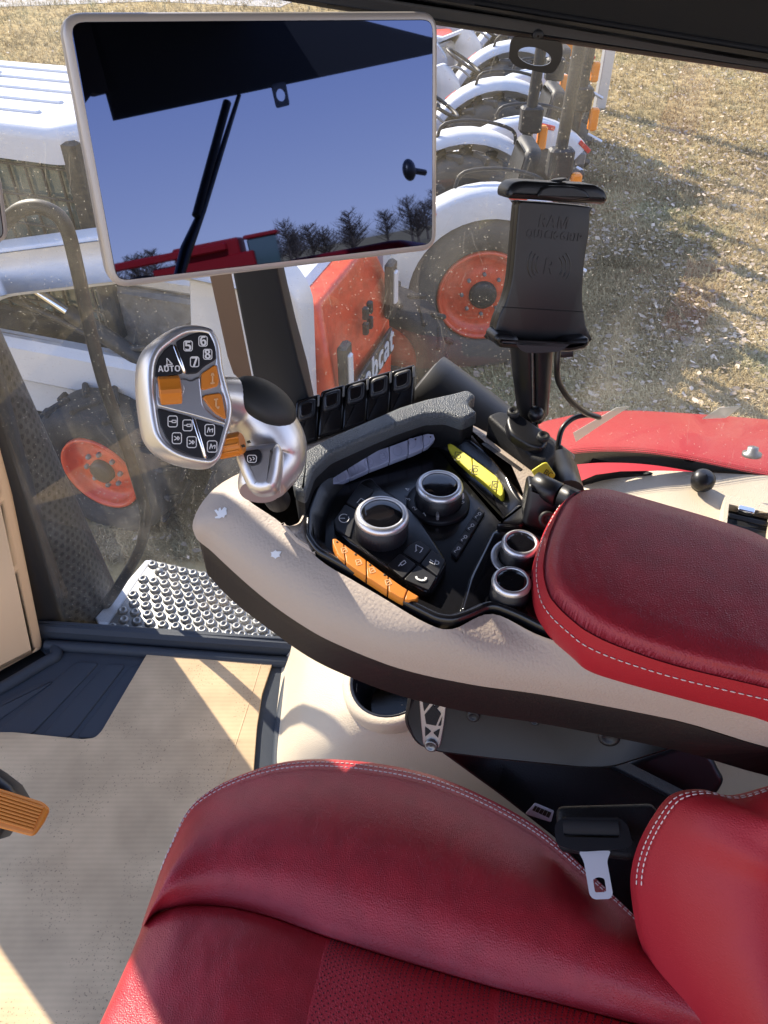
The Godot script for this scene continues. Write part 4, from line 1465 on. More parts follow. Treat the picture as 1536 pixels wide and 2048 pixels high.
	var od := [[665, 1087], [676, 1112], [702, 1133], [735, 1155], [770, 1178], [800, 1196], [818, 1202], [833, 1199]]
	strip_keys(panel, "orange_key", [ou, od], op, 0, on, mats.orange_key, [0.0, 0.225, 0.42, 0.60, 0.78, 1.0])
	var OP := func(u, v) -> Vector3: return at_p(u, v, op, on)
	for q in [[688, 1101], [717, 1125], [744, 1141], [776, 1165]]:
		var x: float = q[0]; var y: float = q[1]
		icon("symbol", mats.orange_print, panel, [[[x - 6, y - 4], [x + 3, y - 6], [x + 7, y + 3], [x - 3, y + 6], [x - 6, y - 4]], [[x - 2, y + 2], [x + 2, y - 3], [x + 5, y]]], OP, on, 0.0009)
	for q in [[674, 1084], [711, 1109], [740, 1130], [769, 1150]]:
		s = st()
		lathe(s, [[0.0011, 0], [0.0011, 0.0006], [0.0001, 0.0006]], OP.call(q[0], q[1]), on, 10)
		made(s, "indicator", mats.dark_print, panel)
	# flat black keys on the deck
	var dy := fy + 0.0118
	var DP := func(u, v) -> Vector3: return at_y(u, v, dy + 0.0012)
	for q in [[[668, 1040], [690, 1008], [714, 1020], [700, 1075], [672, 1058]], [[692, 1005], [720, 966], [748, 980], [716, 1018]], [[818, 1090], [838, 1080], [862, 1097], [840, 1124], [806, 1103]], [[842, 1126], [864, 1099], [891, 1120], [875, 1152]], [[774, 1130], [800, 1106], [832, 1128], [806, 1156]], [[808, 1158], [836, 1130], [873, 1154], [858, 1180]]]:
		s = st()
		slab(s, fillet(all_y(q, dy), 0.002), Vector3.UP, 0.003, 0.0008)
		made(s, "flat_key", mats.black_key, panel)
	var up := Vector3.UP
	var white := func(st_): icon("symbol", mats.white_print, panel, st_, DP, up, 0.0008)
	white.call([[[714, 1006], [722, 997], [733, 1004], [728, 1008], [733, 1012]], [[718, 1008], [720, 1017], [724, 1010]]])
	var dial := []
	for k in 13: dial.append([688 + 10 * cos(TAU * k / 13 - 0.4), 1037 + 8.5 * sin(TAU * k / 13 - 0.4)])
	white.call([dial, [[678, 1037], [690, 1037]]])
	white.call([[[832, 1103], [832, 1090], [846, 1097], [841, 1104]], [[830, 1104], [834, 1100]], [[839, 1106], [844, 1102]]])
	white.call([[[797, 1133], [801, 1128]], [[801, 1127], [809, 1121], [812, 1126], [803, 1132], [801, 1127]]])
	white.call([[[859, 1124], [866, 1128]], [[860, 1120], [867, 1124]], [[868, 1130], [872, 1120]]])
	var gear := []
	for k in 9: gear.append([874 + 4.0 * cos(TAU * k / 8), 1126 + 3.5 * sin(TAU * k / 8)])
	white.call([gear])
	icon("phone_symbol", mats.white_print, panel, [[[832, 1153], [834, 1158], [842, 1161], [850, 1160], [852, 1155]]], DP, up, 0.0022)
	# slanted key column
	var LP := func(u, v) -> Vector3: return at_y(u, v, fy + 0.0052)
	for k in 4:
		var u0 := 912.0 + 14.0 * k; var v0 := 1098.0 - 23.0 * k
		s = st()
		slab(s, fillet(all_y([[u0 - 10, v0 + 6], [u0 + 4, v0 - 16], [u0 + 16, v0 - 6], [u0 + 2, v0 + 17]], fy + 0.004), 0.0015), up, 0.004, 0.0008)
		made(s, "flat_key", mats.black_key, panel)
		var g2 := []
		for j in 7: g2.append([u0 + 5 + 3.2 * cos(TAU * j / 6), v0 - 1 + 3.0 * sin(TAU * j / 6)])
		icon("symbol", mats.white_print, panel, [g2, [[u0 - 4, v0 + 5], [u0 + 2, v0 + 2]], [[u0 - 4, v0 + 5], [u0 - 1, v0 + 8]]], LP, up, 0.0007)
	# knobs
	var k1 = knob(t, at_y(763, 1066, fy + 0.010), Vector3(0.02, 1, 0.03).normalized(), 0.0275, 0.030, mats.silver)
	var k2c := at_y(876, 1008, fy)
	s = st()
	lathe(s, [[0.0345, 0.0], [0.0345, 0.0035], [0.0335, 0.005], [0.026, 0.005]], k2c, up, 56)
	made(s, "dial_plate", mats.black_key, panel)
	knob(t, k2c + Vector3(0, 0.004, 0), Vector3(0.02, 1, 0.03).normalized(), 0.0255, 0.026, mats.silver)
	for q in [["4", 815, 979, -1.3], ["3", 816, 999, -1.1], ["2", 829, 1017, -0.7], ["1", 849, 1029, -0.3], ["10", 922, 1003, 1.0]]:
		var a: float = q[3]
		text(q[0], "number", mats.white_print, panel, at_y(q[1], q[2], fy + 0.0054), Vector3(cos(a), 0, -sin(a) * -1.0), up, 0.0055, 0.0004)
	s = st()
	block(s, at_y(875, 1032, fy + 0.008), Vector3(0.003, 0.006, 0.008), Basis.IDENTITY, 0.0006)
	made(s, "pointer", mats.silver, panel)
	s = st()
	block(s, at_y(923, 992, fy + 0.012), Vector3(0.005, 0.006, 0.004), Basis.IDENTITY, 0.0006)
	made(s, "pointer", mats.white_print, panel)
	for q in [[1036, 1116], [1018, 1192]]:
		var c := at_y(q[0], q[1], fy + 0.011)
		s = st()
		if q[0] == 1036:
			lathe(s, [[0.027, 0.0], [0.027, 0.0015], [0.026, 0.002], [0.020, 0.002], [0.0195, 0.0]], c, up, 56)
			made(s, "knob_collar", mats.silver_soft, panel)
		knob(t, c, Vector3(0, 1, 0.02).normalized(), 0.0185, 0.024, mats.silver)
	for q in [["8", 972, 1208], ["5", 1044, 1228], ["7", 1040, 1203]]:
		text(q[0], "number", mats.white_print, panel, at_y(q[1], q[2], fy + 0.0114), Vector3(0.2, 0, 1), up, 0.006, 0.0004)
	# white prints on the tan shell: running hare and turtle, laid on its surface
	var hare := [[429, 1021], [433, 1019], [437, 1023], [438, 1017], [441, 1015], [443, 1021], [449, 1014], [454, 1017], [453, 1021], [454, 1029], [450, 1031], [448, 1036], [444, 1034], [440, 1037], [431, 1037], [430, 1034], [436, 1032], [434, 1028]]
	var turtle := []
	for k in 24:
		var w := 1.0 + (0.35 if k in [2, 6, 14, 18] else 0.0) + (0.7 if k == 22 else 0.0) + (0.3 if k in [10, 21, 23] else 0.0)
		turtle.append([551 + 8.2 * w * cos(TAU * k / 24), 1109 + 6.8 * w * sin(TAU * k / 24)])
	for q in [["hare_symbol", hare], ["turtle_symbol", turtle]]:
		s = st()
		var pr: Array = q[1].map(func(w): return on_mesh(shell.mesh, w[0], w[1], 0.735) + Vector3(0, 0.0006, 0.0004))
		var tr := flat_tris(pr, Vector3(-0.2, 0.9, 0.35).normalized())
		for k in range(0, tr.size(), 3): tri(s, pr[tr[k]], pr[tr[k + 1]], pr[tr[k + 2]], 0)
		made(s, q[0], mats.white_print, t)
	# slot for the handle
	s = st()
	slab(s, fillet(all_y([[440, 1000], [560, 940], [650, 960], [640, 1080], [580, 1090]], Y - 0.05), 0.006), up, 0.006, 0.001)
	made(s, "handle_slot", mats.black_matte, t)
	s = st()
	slab(s, fillet(all_y([[560, 1044], [592, 1080], [632, 1106], [612, 1071], [615, 1020], [634, 972], [650, 940], [636, 940], [612, 975], [608, 1020], [596, 1044], [580, 1050]], Y + 0.003), 0.003), up, 0.03, 0.003)
	made(s, "slot_edge", mats.tan_shell, t)
	# textured wrist rest
	s = st()
	var wr := [[580, 930], [612, 898], [660, 872], [740, 838], [800, 812], [850, 797], [905, 785], [935, 777], [953, 789], [940, 798], [938, 808], [956, 823], [925, 838], [890, 826], [850, 828], [790, 848], [720, 878], [660, 905], [628, 935], [610, 985], [588, 975]]
	slab(s, fillet(all_y(wr, Y + 0.038), 0.005, 3), Vector3(0, 1, 0), 0.016, 0.005, 4)
	made(s, "wrist_rest", mats.rest_pad, t)
	s = st()
	slab(s, inset(fillet(all_y(wr, Y + 0.038), 0.005, 3), Vector3.UP, 0.002).map(func(q): return q - Vector3(0, 0.0155, 0)), Vector3.UP, 0.035, 0.002)
	made(s, "rest_base", mats.black_matte, t)
	# side strip with a small slot beyond the yellow keys
	s = st()
	slab(s, fillet(all_y([[932, 858], [960, 862], [1080, 950], [1066, 1000], [1044, 1004], [1036, 978], [1016, 931]], Y + 0.0075), 0.004), up, 0.02, 0.004)
	made(s, "side_strip", mats.tan_shell, t)
	s = st()
	slab(s, fillet(all_y([[962, 887], [972, 884], [1046, 938], [1040, 942]], Y + 0.0082), 0.001), up, 0.002, 0.0004)
	made(s, "strip_slot", mats.brown_shell, t)
	# padded arm rest
	pad(t)
	# hinge of the pad
	s = st()
	var h0 := at_y(1068, 966, Y + 0.035); var h1 := at_y(1118, 990, Y + 0.035); var h2 := at_y(1190, 1020, Y + 0.035)
	tube(s, [h0, h0.lerp(h1, 0.02), h1.lerp(h0, 0.02), h1], [0.011, 0.0125, 0.0125, 0.011], 20)
	var hg := made(s, "hinge_barrel", mats.black_plastic, t)
	s = st()
	tube(s, [h1.lerp(h2, 0.03), h1.lerp(h2, 0.05), h2], [0.011, 0.0125, 0.0125], 20)
	made(s, "hinge_barrel", mats.black_plastic, t)
	s = st()
	slab(s, fillet(all_p([[1058, 968], [1115, 992], [1128, 1010], [1120, 1050], [1098, 1072], [1042, 1052]], at_y(1080, 1050, Y + 0.004), Vector3(-0.1, 0.35, 0.94).normalized()), 0.006), Vector3(-0.1, 0.35, 0.94).normalized(), 0.03, 0.006)
	made(s, "hinge_block", mats.black_plastic, t)
	s = st()
	lathe(s, [[0.0085, 0], [0.0085, 0.004], [0.005, 0.005], [0.004, 0.002], [0.001, 0.002]], at_y(1094, 1038, Y + 0.018), Vector3(-0.1, 0.5, 0.9).normalized(), 18)
	made(s, "hinge_bolt", mats.dark_metal, t)
	# carrier under the console
	var bn := Vector3(-0.25, 0.30, 0.92).normalized()
	var bp := at_d(850, 1450, 0.84)
	s = st()
	slab(s, fillet(all_p([[818, 1380], [806, 1446], [832, 1492], [873, 1507], [990, 1522], [1165, 1539], [1223, 1539], [1381, 1490], [1560, 1500], [1600, 1440], [1300, 1400], [1000, 1360]], bp, bn), 0.01), bn, 0.02, 0.004)
	var car := made(s, "carrier_plate", mats.dark_metal, t)
	# cast lattice on its end: pockets between ribs
	s = st()
	var fp := all_p([[838, 1396], [893, 1404], [888, 1450], [880, 1494], [862, 1502], [846, 1490], [842, 1450]], bp + bn * 0.004, bn)
	slab(s, fillet(fp, 0.004), bn, 0.004, 0.001)
	made(s, "lattice_plate", mats.silver_soft, car)
	for q in [[[845, 1404], [862, 1404], [848, 1424]], [[868, 1406], [884, 1408], [872, 1420]], [[849, 1430], [866, 1410], [882, 1428], [872, 1452], [852, 1448]], [[884, 1434], [882, 1452], [876, 1452]], [[850, 1454], [862, 1464], [850, 1474]], [[866, 1466], [880, 1458], [876, 1476]]]:
		s = st()
		slab(s, fillet(all_p(q, bp + bn * 0.0052, bn), 0.001), bn, 0.002, 0.0003)
		made(s, "pocket", mats.black_matte, car)
	s = st()
	lathe(s, [[0.0075, 0], [0.0075, 0.004], [0.005, 0.005], [0.0045, 0.003], [0.001, 0.003]], at_p(863, 1488, bp + bn * 0.004, bn), bn, 20)
	made(s, "bolt", mats.steel, car)
	for q in [[947, 1430, 0.007], [1218, 1472, 0.011], [1070, 1440, 0.005]]:
		s = st()
		lathe(s, [[q[2], 0], [q[2], 0.003], [q[2] * 0.6, 0.004], [q[2] * 0.5, 0.002], [0.0005, 0.002]], at_p(q[0], q[1], bp + bn * 0.0005, bn), bn, 20)
		made(s, "bolt", mats.dark_metal, car)

func pad(t):
	var B := [[1064, 1135], [1066, 1207], [1087, 1256], [1140, 1305], [1174, 1333], [1244, 1357], [1384, 1395], [1536, 1434], [1700, 1476], [1800, 1300], [1536, 1110], [1454, 1078], [1314, 1036], [1227, 1006], [1192, 1000], [1152, 1003], [1112, 1030], [1084, 1074]]
	var S := [[1086, 1130], [1094, 1183], [1114, 1214], [1147, 1245], [1178, 1267], [1235, 1294], [1350, 1333], [1536, 1378], [1700, 1420], [1800, 1240], [1536, 1084], [1454, 1050], [1314, 1008], [1227, 984], [1192, 979], [1156, 984], [1130, 1003], [1100, 1064]]
	var T := [[1124, 1130], [1134, 1164], [1152, 1190], [1182, 1215], [1214, 1235], [1262, 1258], [1370, 1297], [1536, 1340], [1700, 1380], [1780, 1230], [1536, 1106], [1454, 1072], [1314, 1030], [1232, 1006], [1200, 1003], [1176, 1010], [1158, 1028], [1134, 1080]]
	var b0 := curve(all_y(B, 0.812), 6); var s0 := curve(all_y(S, 0.852), 6); var t0 := curve(all_y(T, 0.870), 6)
	var c := Vector3.ZERO
	for q in t0: c += q
	c /= t0.size()
	var bulge := []; var shoulder := []; var t1 := []; var t2 := []; var under := []; var lip := []; var lip2 := []
	for i in b0.size():
		under.append(b0[i].lerp(c, 0.06) - Vector3(0, 0.014, 0))
		var out: Vector3 = (s0[i] - c); out.y = 0; out = out.normalized()
		bulge.append(b0[i].lerp(s0[i], 0.5) + out * 0.003)
		lip.append(s0[i] + Vector3(0, 0.0006, 0))
		lip2.append(s0[i] - out * 0.0022 - Vector3(0, 0.0012, 0))
		shoulder.append(s0[i].lerp(t0[i], 0.45) + Vector3(0, 0.0062, 0) + out * 0.002)
		t1.append(t0[i].lerp(c, 0.3) + Vector3(0, 0.003, 0))
		t2.append(t0[i].lerp(c, 0.75) + Vector3(0, 0.004, 0))
	var s := st()
	loft(s, [under, b0, bulge, lip])
	var p := made(s, "pad_side", mats.red_leather_smooth, t)
	s = st()
	loft(s, [lip, lip2, shoulder, t0, t1, t2])
	for i in t2.size(): tri(s, t2[i], t2[(i + 1) % t2.size()], c + Vector3(0, 0.0045, 0), 0)
	p = made(s, "arm_pad", mats.red_leather, t)
	s = st()
	var line := []
	for i in b0.size(): line.append(b0[i].lerp(s0[i], 0.72) + (b0[i] - c).normalized() * 0.0032)
	stitches(s, line, 0.0062, 0.0045, 0.00055, true)
	made(s, "stitching", mats.thread, p).set_meta("kind", "stuff")

func stitches(s, line, step, len_, r, closed = false):
	var acc := 0.0
	var n: int = line.size()
	for i in (n if closed else n - 1):
		var a: Vector3 = line[i]; var b: Vector3 = line[(i + 1) % n]
		var L := a.distance_to(b)
		var d := (b - a).normalized()
		var x := acc
		while x < L:
			var p := a + d * x
			tube(s, [p - d * len_ * 0.5, p - d * len_ * 0.3, p + d * len_ * 0.3, p + d * len_ * 0.5], [r * 0.3, r, r, r * 0.3], 5, false)
			x += step
		acc = x - L

# ---------------------------------------------------------------- control handle
func handle():
	var t := thing("control_handle", "silver multi function control handle with numbered black keys and orange switches", "joystick", at_y(530, 1010, 0.80))
	var c := at_d(366, 795, 0.60)
	var n := (-ray(366, 795).normalized() + Vector3(0.16, 0.12, 0.02)).normalized()
	var Z := func(a, off = 0.0) -> Array:                # enlarged-crop points to the head's face
		var o := []
		for q in a: o.append(at_p(250.0 + q[0] / 3.572, 620.0 + q[1] / 3.572, c + n * off, n))
		return o
	var face := [[390, 140], [500, 118], [600, 130], [640, 165], [680, 260], [700, 420], [735, 560], [765, 680], [758, 790], [735, 870], [690, 1030], [650, 1085], [585, 1102], [420, 1070], [300, 1010], [225, 930], [190, 830], [160, 600], [158, 430], [185, 320], [250, 235]]
	var s := st()
	var f0 := curve(Z.call(face), 4)
	var back := []
	for q in f0: back.append(c + (q - c) * 1.07 - n * 0.022 + Vector3(-0.006, -0.001, 0))
	var back2 := []
	for q in f0: back2.append(c + (q - c) * 0.99 - n * 0.034 + Vector3(-0.005, -0.001, 0))
	var back3 := []
	for q in f0: back3.append(c + (q - c) * 0.6 - n * 0.040)
	var f1 := inset(f0, n, 0.0016).map(func(q): return q + n * 0.0018)
	var f2 := inset(f0, n, 0.004).map(func(q): return q + n * 0.0018)
	var f3 := inset(f0, n, 0.0055).map(func(q): return q - n * 0.0006)
	var mid := []
	for i in f0.size(): mid.append(f0[i].lerp(back[i], 0.55) + (f0[i] - c).normalized() * 0.0016)
	loft(s, [f3, f2, f1, f0, mid, back, back2, back3], 0, true, true)
	var head := made(s, "head", mats.silver, t)
	var key := func(called, pts, m, off, th = 0.005, bev = 0.0009, rr = 0.002):
		var k := st()
		slab(k, fillet(Z.call(pts, off), rr), n, th, bev)
		return made(k, called, m, head)
	key.call("key", [[340, 238], [415, 455], [214, 485], [220, 400], [240, 340], [285, 280]], mats.black_key, 0.0012)
	key.call("key", [[362, 225], [450, 180], [540, 150], [610, 155], [645, 195], [690, 330], [565, 405], [520, 452], [435, 462]], mats.black_key, 0.0012)
	key.call("key", [[232, 700], [480, 765], [568, 1068], [480, 1050], [345, 985], [290, 910], [252, 820]], mats.black_key, 0.0012)
	key.call("key", [[505, 775], [715, 835], [712, 885], [645, 1050], [606, 1072], [585, 1040]], mats.black_key, 0.0012)
	key.call("orange_key", [[545, 455], [640, 392], [655, 400], [674, 500], [664, 545], [560, 572], [545, 560]], mats.orange_key, 0.002)
	key.call("orange_key", [[556, 625], [570, 608], [678, 592], [694, 610], [724, 772], [712, 778], [640, 735], [590, 675]], mats.orange_key, 0.002)
	# silver web and thumb hollow between the keys
	key.call("web", [[222, 512], [245, 492], [430, 486], [470, 505], [535, 470], [548, 600], [560, 690], [640, 760], [725, 800], [718, 822], [500, 758], [232, 688], [222, 640]], mats.silver_soft, 0.0016, 0.004, 0.0012, 0.003)
	s = st()
	var hp: Array = Z.call([[235, 520], [400, 505], [430, 560], [400, 640], [238, 640]], 0.0018)
	slab(s, fillet(hp, 0.004), n, 0.002, 0.0003)
	made(s, "thumb_hollow", mats.silver, head)
	# ridged thumb wheel
	var wc: Vector3 = Z.call([[315, 578]], -0.006)[0]
	var wx: Vector3 = (Z.call([[395, 572]], 0)[0] - Z.call([[235, 582]], 0)[0])
	var half := wx.length() * 0.5
	wx = wx.normalized()
	s = st()
	var wb := Basis(wx, n, wx.cross(n))
	var rings := []
	for e in [[-half, 0.86], [-half * 0.9, 1.0], [half * 0.9, 1.0], [half, 0.86]]:
		var ring := []
		for k in 28:
			var rr: float = 0.0135 * e[1] * (1.0 if k % 4 < 2 else 0.93)
			ring.append(wc + wb.x * e[0] + (wb.y * cos(TAU * k / 28) + wb.z * sin(TAU * k / 28)) * rr)
		rings.append(ring)
	loft(s, rings, -1, true, true)
	made(s, "thumb_wheel", mats.orange_key, head)
	for q in [[[352, 250], [428, 455]], [[487, 770], [577, 1060]]]:
		s = st()
		var d: Array = Z.call(q, 0.0012)
		tube(s, [d[0], d[0].lerp(d[1], 0.06), d[0].lerp(d[1], 0.94), d[1]], [0.0006, 0.0017, 0.0017, 0.0006], 10)
		made(s, "divider", mats.chrome, head)
	# print on the keys
	var rt: Vector3 = (Z.call([[560, 225]], 0)[0] - Z.call([[450, 260]], 0)[0]).normalized()
	for q in [["5", 450, 257], ["6", 557, 223], ["7", 497, 370], ["8", 590, 317]]:
		text(q[0], "number", mats.white_print, head, Z.call([[q[1], q[2]]], 0.0013)[0], Vector3(1, 0, -0.1), n, 0.0075, 0.0004, true)
	text("AUTO", "lettering", mats.white_print, head, Z.call([[316, 420]], 0.0013)[0], Vector3(1, 0, -0.1), n, 0.0027, 0.0004, true)
	var ZP := func(u, v) -> Vector3: return Z.call([[u, v]], 0.0016)[0]
	var strokes := [[[298, 345], [300, 385], [285, 412]], [[298, 345], [340, 388], [305, 390], [285, 412]], [[318, 372], [338, 386]]]
	for q in [[450, 257, 30], [557, 223, 30], [497, 370, 30], [590, 317, 30], [340, 796, 33], [446, 824, 33], [370, 916, 33], [476, 944, 33], [605, 858, 34], [622, 975, 34]]:
		var x: float = q[0]; var y: float = q[1]; var w: float = q[2]; var h := w * 1.18
		var r := w * 0.3
		strokes.append([[x - w + r, y - h], [x + w - r, y - h], [x + w, y - h + r], [x + w, y + h - r], [x + w - r, y + h], [x - w + r, y + h], [x - w, y + h - r], [x - w, y - h + r], [x - w + r, y - h]])
	for q in [[340, 796], [446, 824]]: strokes.append_array([[[q[0] - 26, q[1]], [q[0] - 4, q[1]]], [[q[0] - 4, q[1] - 8], [q[0] + 24, q[1] - 8], [q[0] + 24, q[1] + 8], [q[0] - 4, q[1] + 8], [q[0] - 4, q[1] - 8]]])
	for q in [[370, 916], [476, 944]]: strokes.append_array([[[q[0] - 20, q[1] - 14], [q[0] + 4, q[1]], [q[0] - 20, q[1] + 14]], [[q[0] + 6, q[1] - 14], [q[0] + 6, q[1] + 14], [q[0] + 20, q[1]], [q[0] + 6, q[1] - 14]]])
	for q in [[605, 858], [622, 975]]: strokes.append_array([[[q[0] - 18, q[1] + 18], [q[0] - 8, q[1] - 20], [q[0] + 2, q[1] + 14]], [[q[0] + 2, q[1]], [q[0] + 22, q[1] - 10], [q[0] + 18, q[1] + 16]]])
	icon("key_symbols", mats.white_print, head, strokes, ZP, n, 0.0007)
	icon("arrow_symbols", mats.orange_print, head, [[[615, 470], [625, 450], [635, 470]], [[625, 470], [625, 530]], [[610, 525], [640, 520]], [[650, 640], [650, 690]], [[635, 640], [665, 636]], [[655, 690], [664, 706], [672, 688]]], func(u, v): return Z.call([[u, v]], 0.0022)[0], n, 0.0012)
	# body behind the head, bending down to the stem
	s = st()
	var path := [[420, 795, 0.628], [470, 805, 0.655], [515, 838, 0.672], [547, 880, 0.682], [551, 915, 0.684], [535, 945, 0.676], [522, 970, 0.668], [520, 984, 0.664]]
	var rad := [40, 50, 62, 63, 60, 55, 47, 40]
	var pts := []; var rr := []
	for i in path.size():
		pts.append(at_d(path[i][0], path[i][1], path[i][2])); rr.append(Vector3(rad[i] * path[i][2] / focal, 0, 0))
	var pc := curve(pts, 5, false); var rc := curve(rr, 5, false)
	tube(s, pc, rc.map(func(q): return q.x), 32)
	var body := made(s, "body", mats.silver, t)
	# rubber palm rest on top
	s = st()
	var e0 := at_d(462, 770, 0.645); var e1 := at_d(590, 840, 0.675)
	var ex := (e1 - e0) * 0.49
	var ev := -ray(530, 800).normalized()
	var ey := (Vector3.UP - ex.normalized() * Vector3.UP.dot(ex.normalized())).normalized()
	ball(s, (e0 + e1) / 2 + ey * 0.0015, ex, ey * 0.0145, ex.normalized().cross(ey) * 0.024, 16)
	made(s, "palm_rest", mats.rubber_grip, body)
	# front facet with its small key, orange rocker
	var fn := -ray(505, 910).normalized() + Vector3(-0.1, 0.25, 0)
	var fc := at_d(505, 912, 0.632)
	var K := func(a, off) -> Array:
		var o := []
		for q in a: o.append(at_p(250.0 + q[0] / 3.572, 620.0 + q[1] / 3.572, fc + fn.normalized() * off, fn))
		return o
	s = st()
	slab(s, fillet(K.call([[795, 985], [860, 960], [1090, 930], [1125, 1000], [1105, 1180], [1075, 1290], [960, 1312], [885, 1290], [835, 1190], [780, 1040]], 0.0), 0.01), fn, 0.03, 0.009, 4)
	made(s, "front_facet", mats.silver, body)
	s = st()
	slab(s, fillet(K.call([[838, 1010], [960, 990], [985, 1040], [965, 1100], [900, 1118], [865, 1090]], 0.002), 0.003), fn, 0.004, 0.001)
	made(s, "trigger_key", mats.black_key, body)
	icon("trigger_symbol", mats.white_print, body, [[[875, 1045], [885, 1038], [930, 1038], [940, 1048], [938, 1080], [928, 1090], [885, 1088], [876, 1078], [875, 1045]], [[890, 1055], [905, 1070], [892, 1080]], [[912, 1050], [926, 1062], [915, 1072]]], func(u, v): return K.call([[u, v]], 0.0024)[0], fn.normalized(), 0.0007)
	s = st()
	var oc := at_d(468, 888, 0.622)
	tube(s, [oc + Vector3(-0.013, -0.004, 0), oc + Vector3(-0.011, -0.003, 0), oc + Vector3(0.005, 0.001, 0), oc + Vector3(0.007, 0.0015, 0)], [0.008, 0.0095, 0.0095, 0.008], 14)
	made(s, "orange_rocker", mats.orange_key, body)
	for k in 5:
		s = st()
		var a := -1.2 + 0.6 * k
		var off := Vector3(0, sin(a), cos(a)) * 0.0094
		tube(s, [oc + Vector3(-0.011, -0.003, 0) + off, oc + Vector3(0.005, 0.001, 0) + off], 0.001, 6)
		made(s, "rocker_ridge", mats.orange_key, body)
	for q in [[486, 892], [497, 884]]:
		s = st()
		slab(s, all_p([[q[0] - 4, q[1] - 2], [q[0] + 2, q[1] - 4], [q[0] + 5, q[1] + 1], [q[0] - 2, q[1] + 3]], at_d(490, 888, 0.616), fn), fn, 0.001, 0.0003)
		made(s, "print_mark", mats.dark_print, body)
	s = st()
	tube(s, [at_d(524, 955, 0.672), at_d(545, 985, 0.72), at_d(556, 1000, 0.79)], [0.014, 0.012, 0.013], 20)
	made(s, "stem", mats.black_matte, t)

func paddles():
	# five hydraulic paddles in a row beyond the wrist rest
	var spots := [[614, 818], [664, 799], [712, 785], [758, 771], [804, 759]]
	var marks := ["paddle next to the control handle, first of the row of five", "second paddle from the control handle", "middle paddle of the row of five", "fourth paddle from the control handle", "last paddle of the row, at the end beside the grey pipe"]
	for k in 5:
		var q: Array = spots[k]
		var n := (-ray(q[0], q[1]).normalized() + Vector3(-0.1, 0.15, 0)).normalized()
		var c := at_d(q[0], q[1], 0.92)
		var t := thing("paddle_switch", "black " + marks[k], "switch", at_y(q[0], q[1] + 50.0, 0.80), "black paddle switches")
		var P := func(dx, dy, off) -> Vector3:
			return at_p(q[0] + dx - dy * 0.10, q[1] + dy - dx * 0.30, c + n * off, n)
		var s := st()
		slab(s, fillet([P.call(-25, -24, 0.0), P.call(24, -24, 0.0), P.call(27, 70, 0.0), P.call(-22, 70, 0.0)], 0.004), n, 0.022, 0.003)
		made(s, "housing", mats.black_panel, t)
		s = st()
		slab(s, fillet([P.call(-20, -19, 0.009), P.call(17, -19, 0.009), P.call(19, 22, 0.009), P.call(-17, 22, 0.009)], 0.007, 5), n, 0.012, 0.004, 4)
		var cap := made(s, "cap", mats.black_key, t)
		s = st()
		slab(s, fillet([P.call(-15, -13, 0.0102), P.call(11, -13, 0.0102), P.call(12, 14, 0.0102), P.call(-12, 14, 0.0102)], 0.005, 4), n, 0.003, 0.001)
		made(s, "thumb_face", mats.black_gloss, cap)
		s = st()
		slab(s, [P.call(19, -20, 0.006), P.call(23, -21, 0.006), P.call(25, 0, 0.006), P.call(21, 1, 0.006)], n, 0.006, 0.001)
		made(s, "end_fin", mats.machine_grey, t)

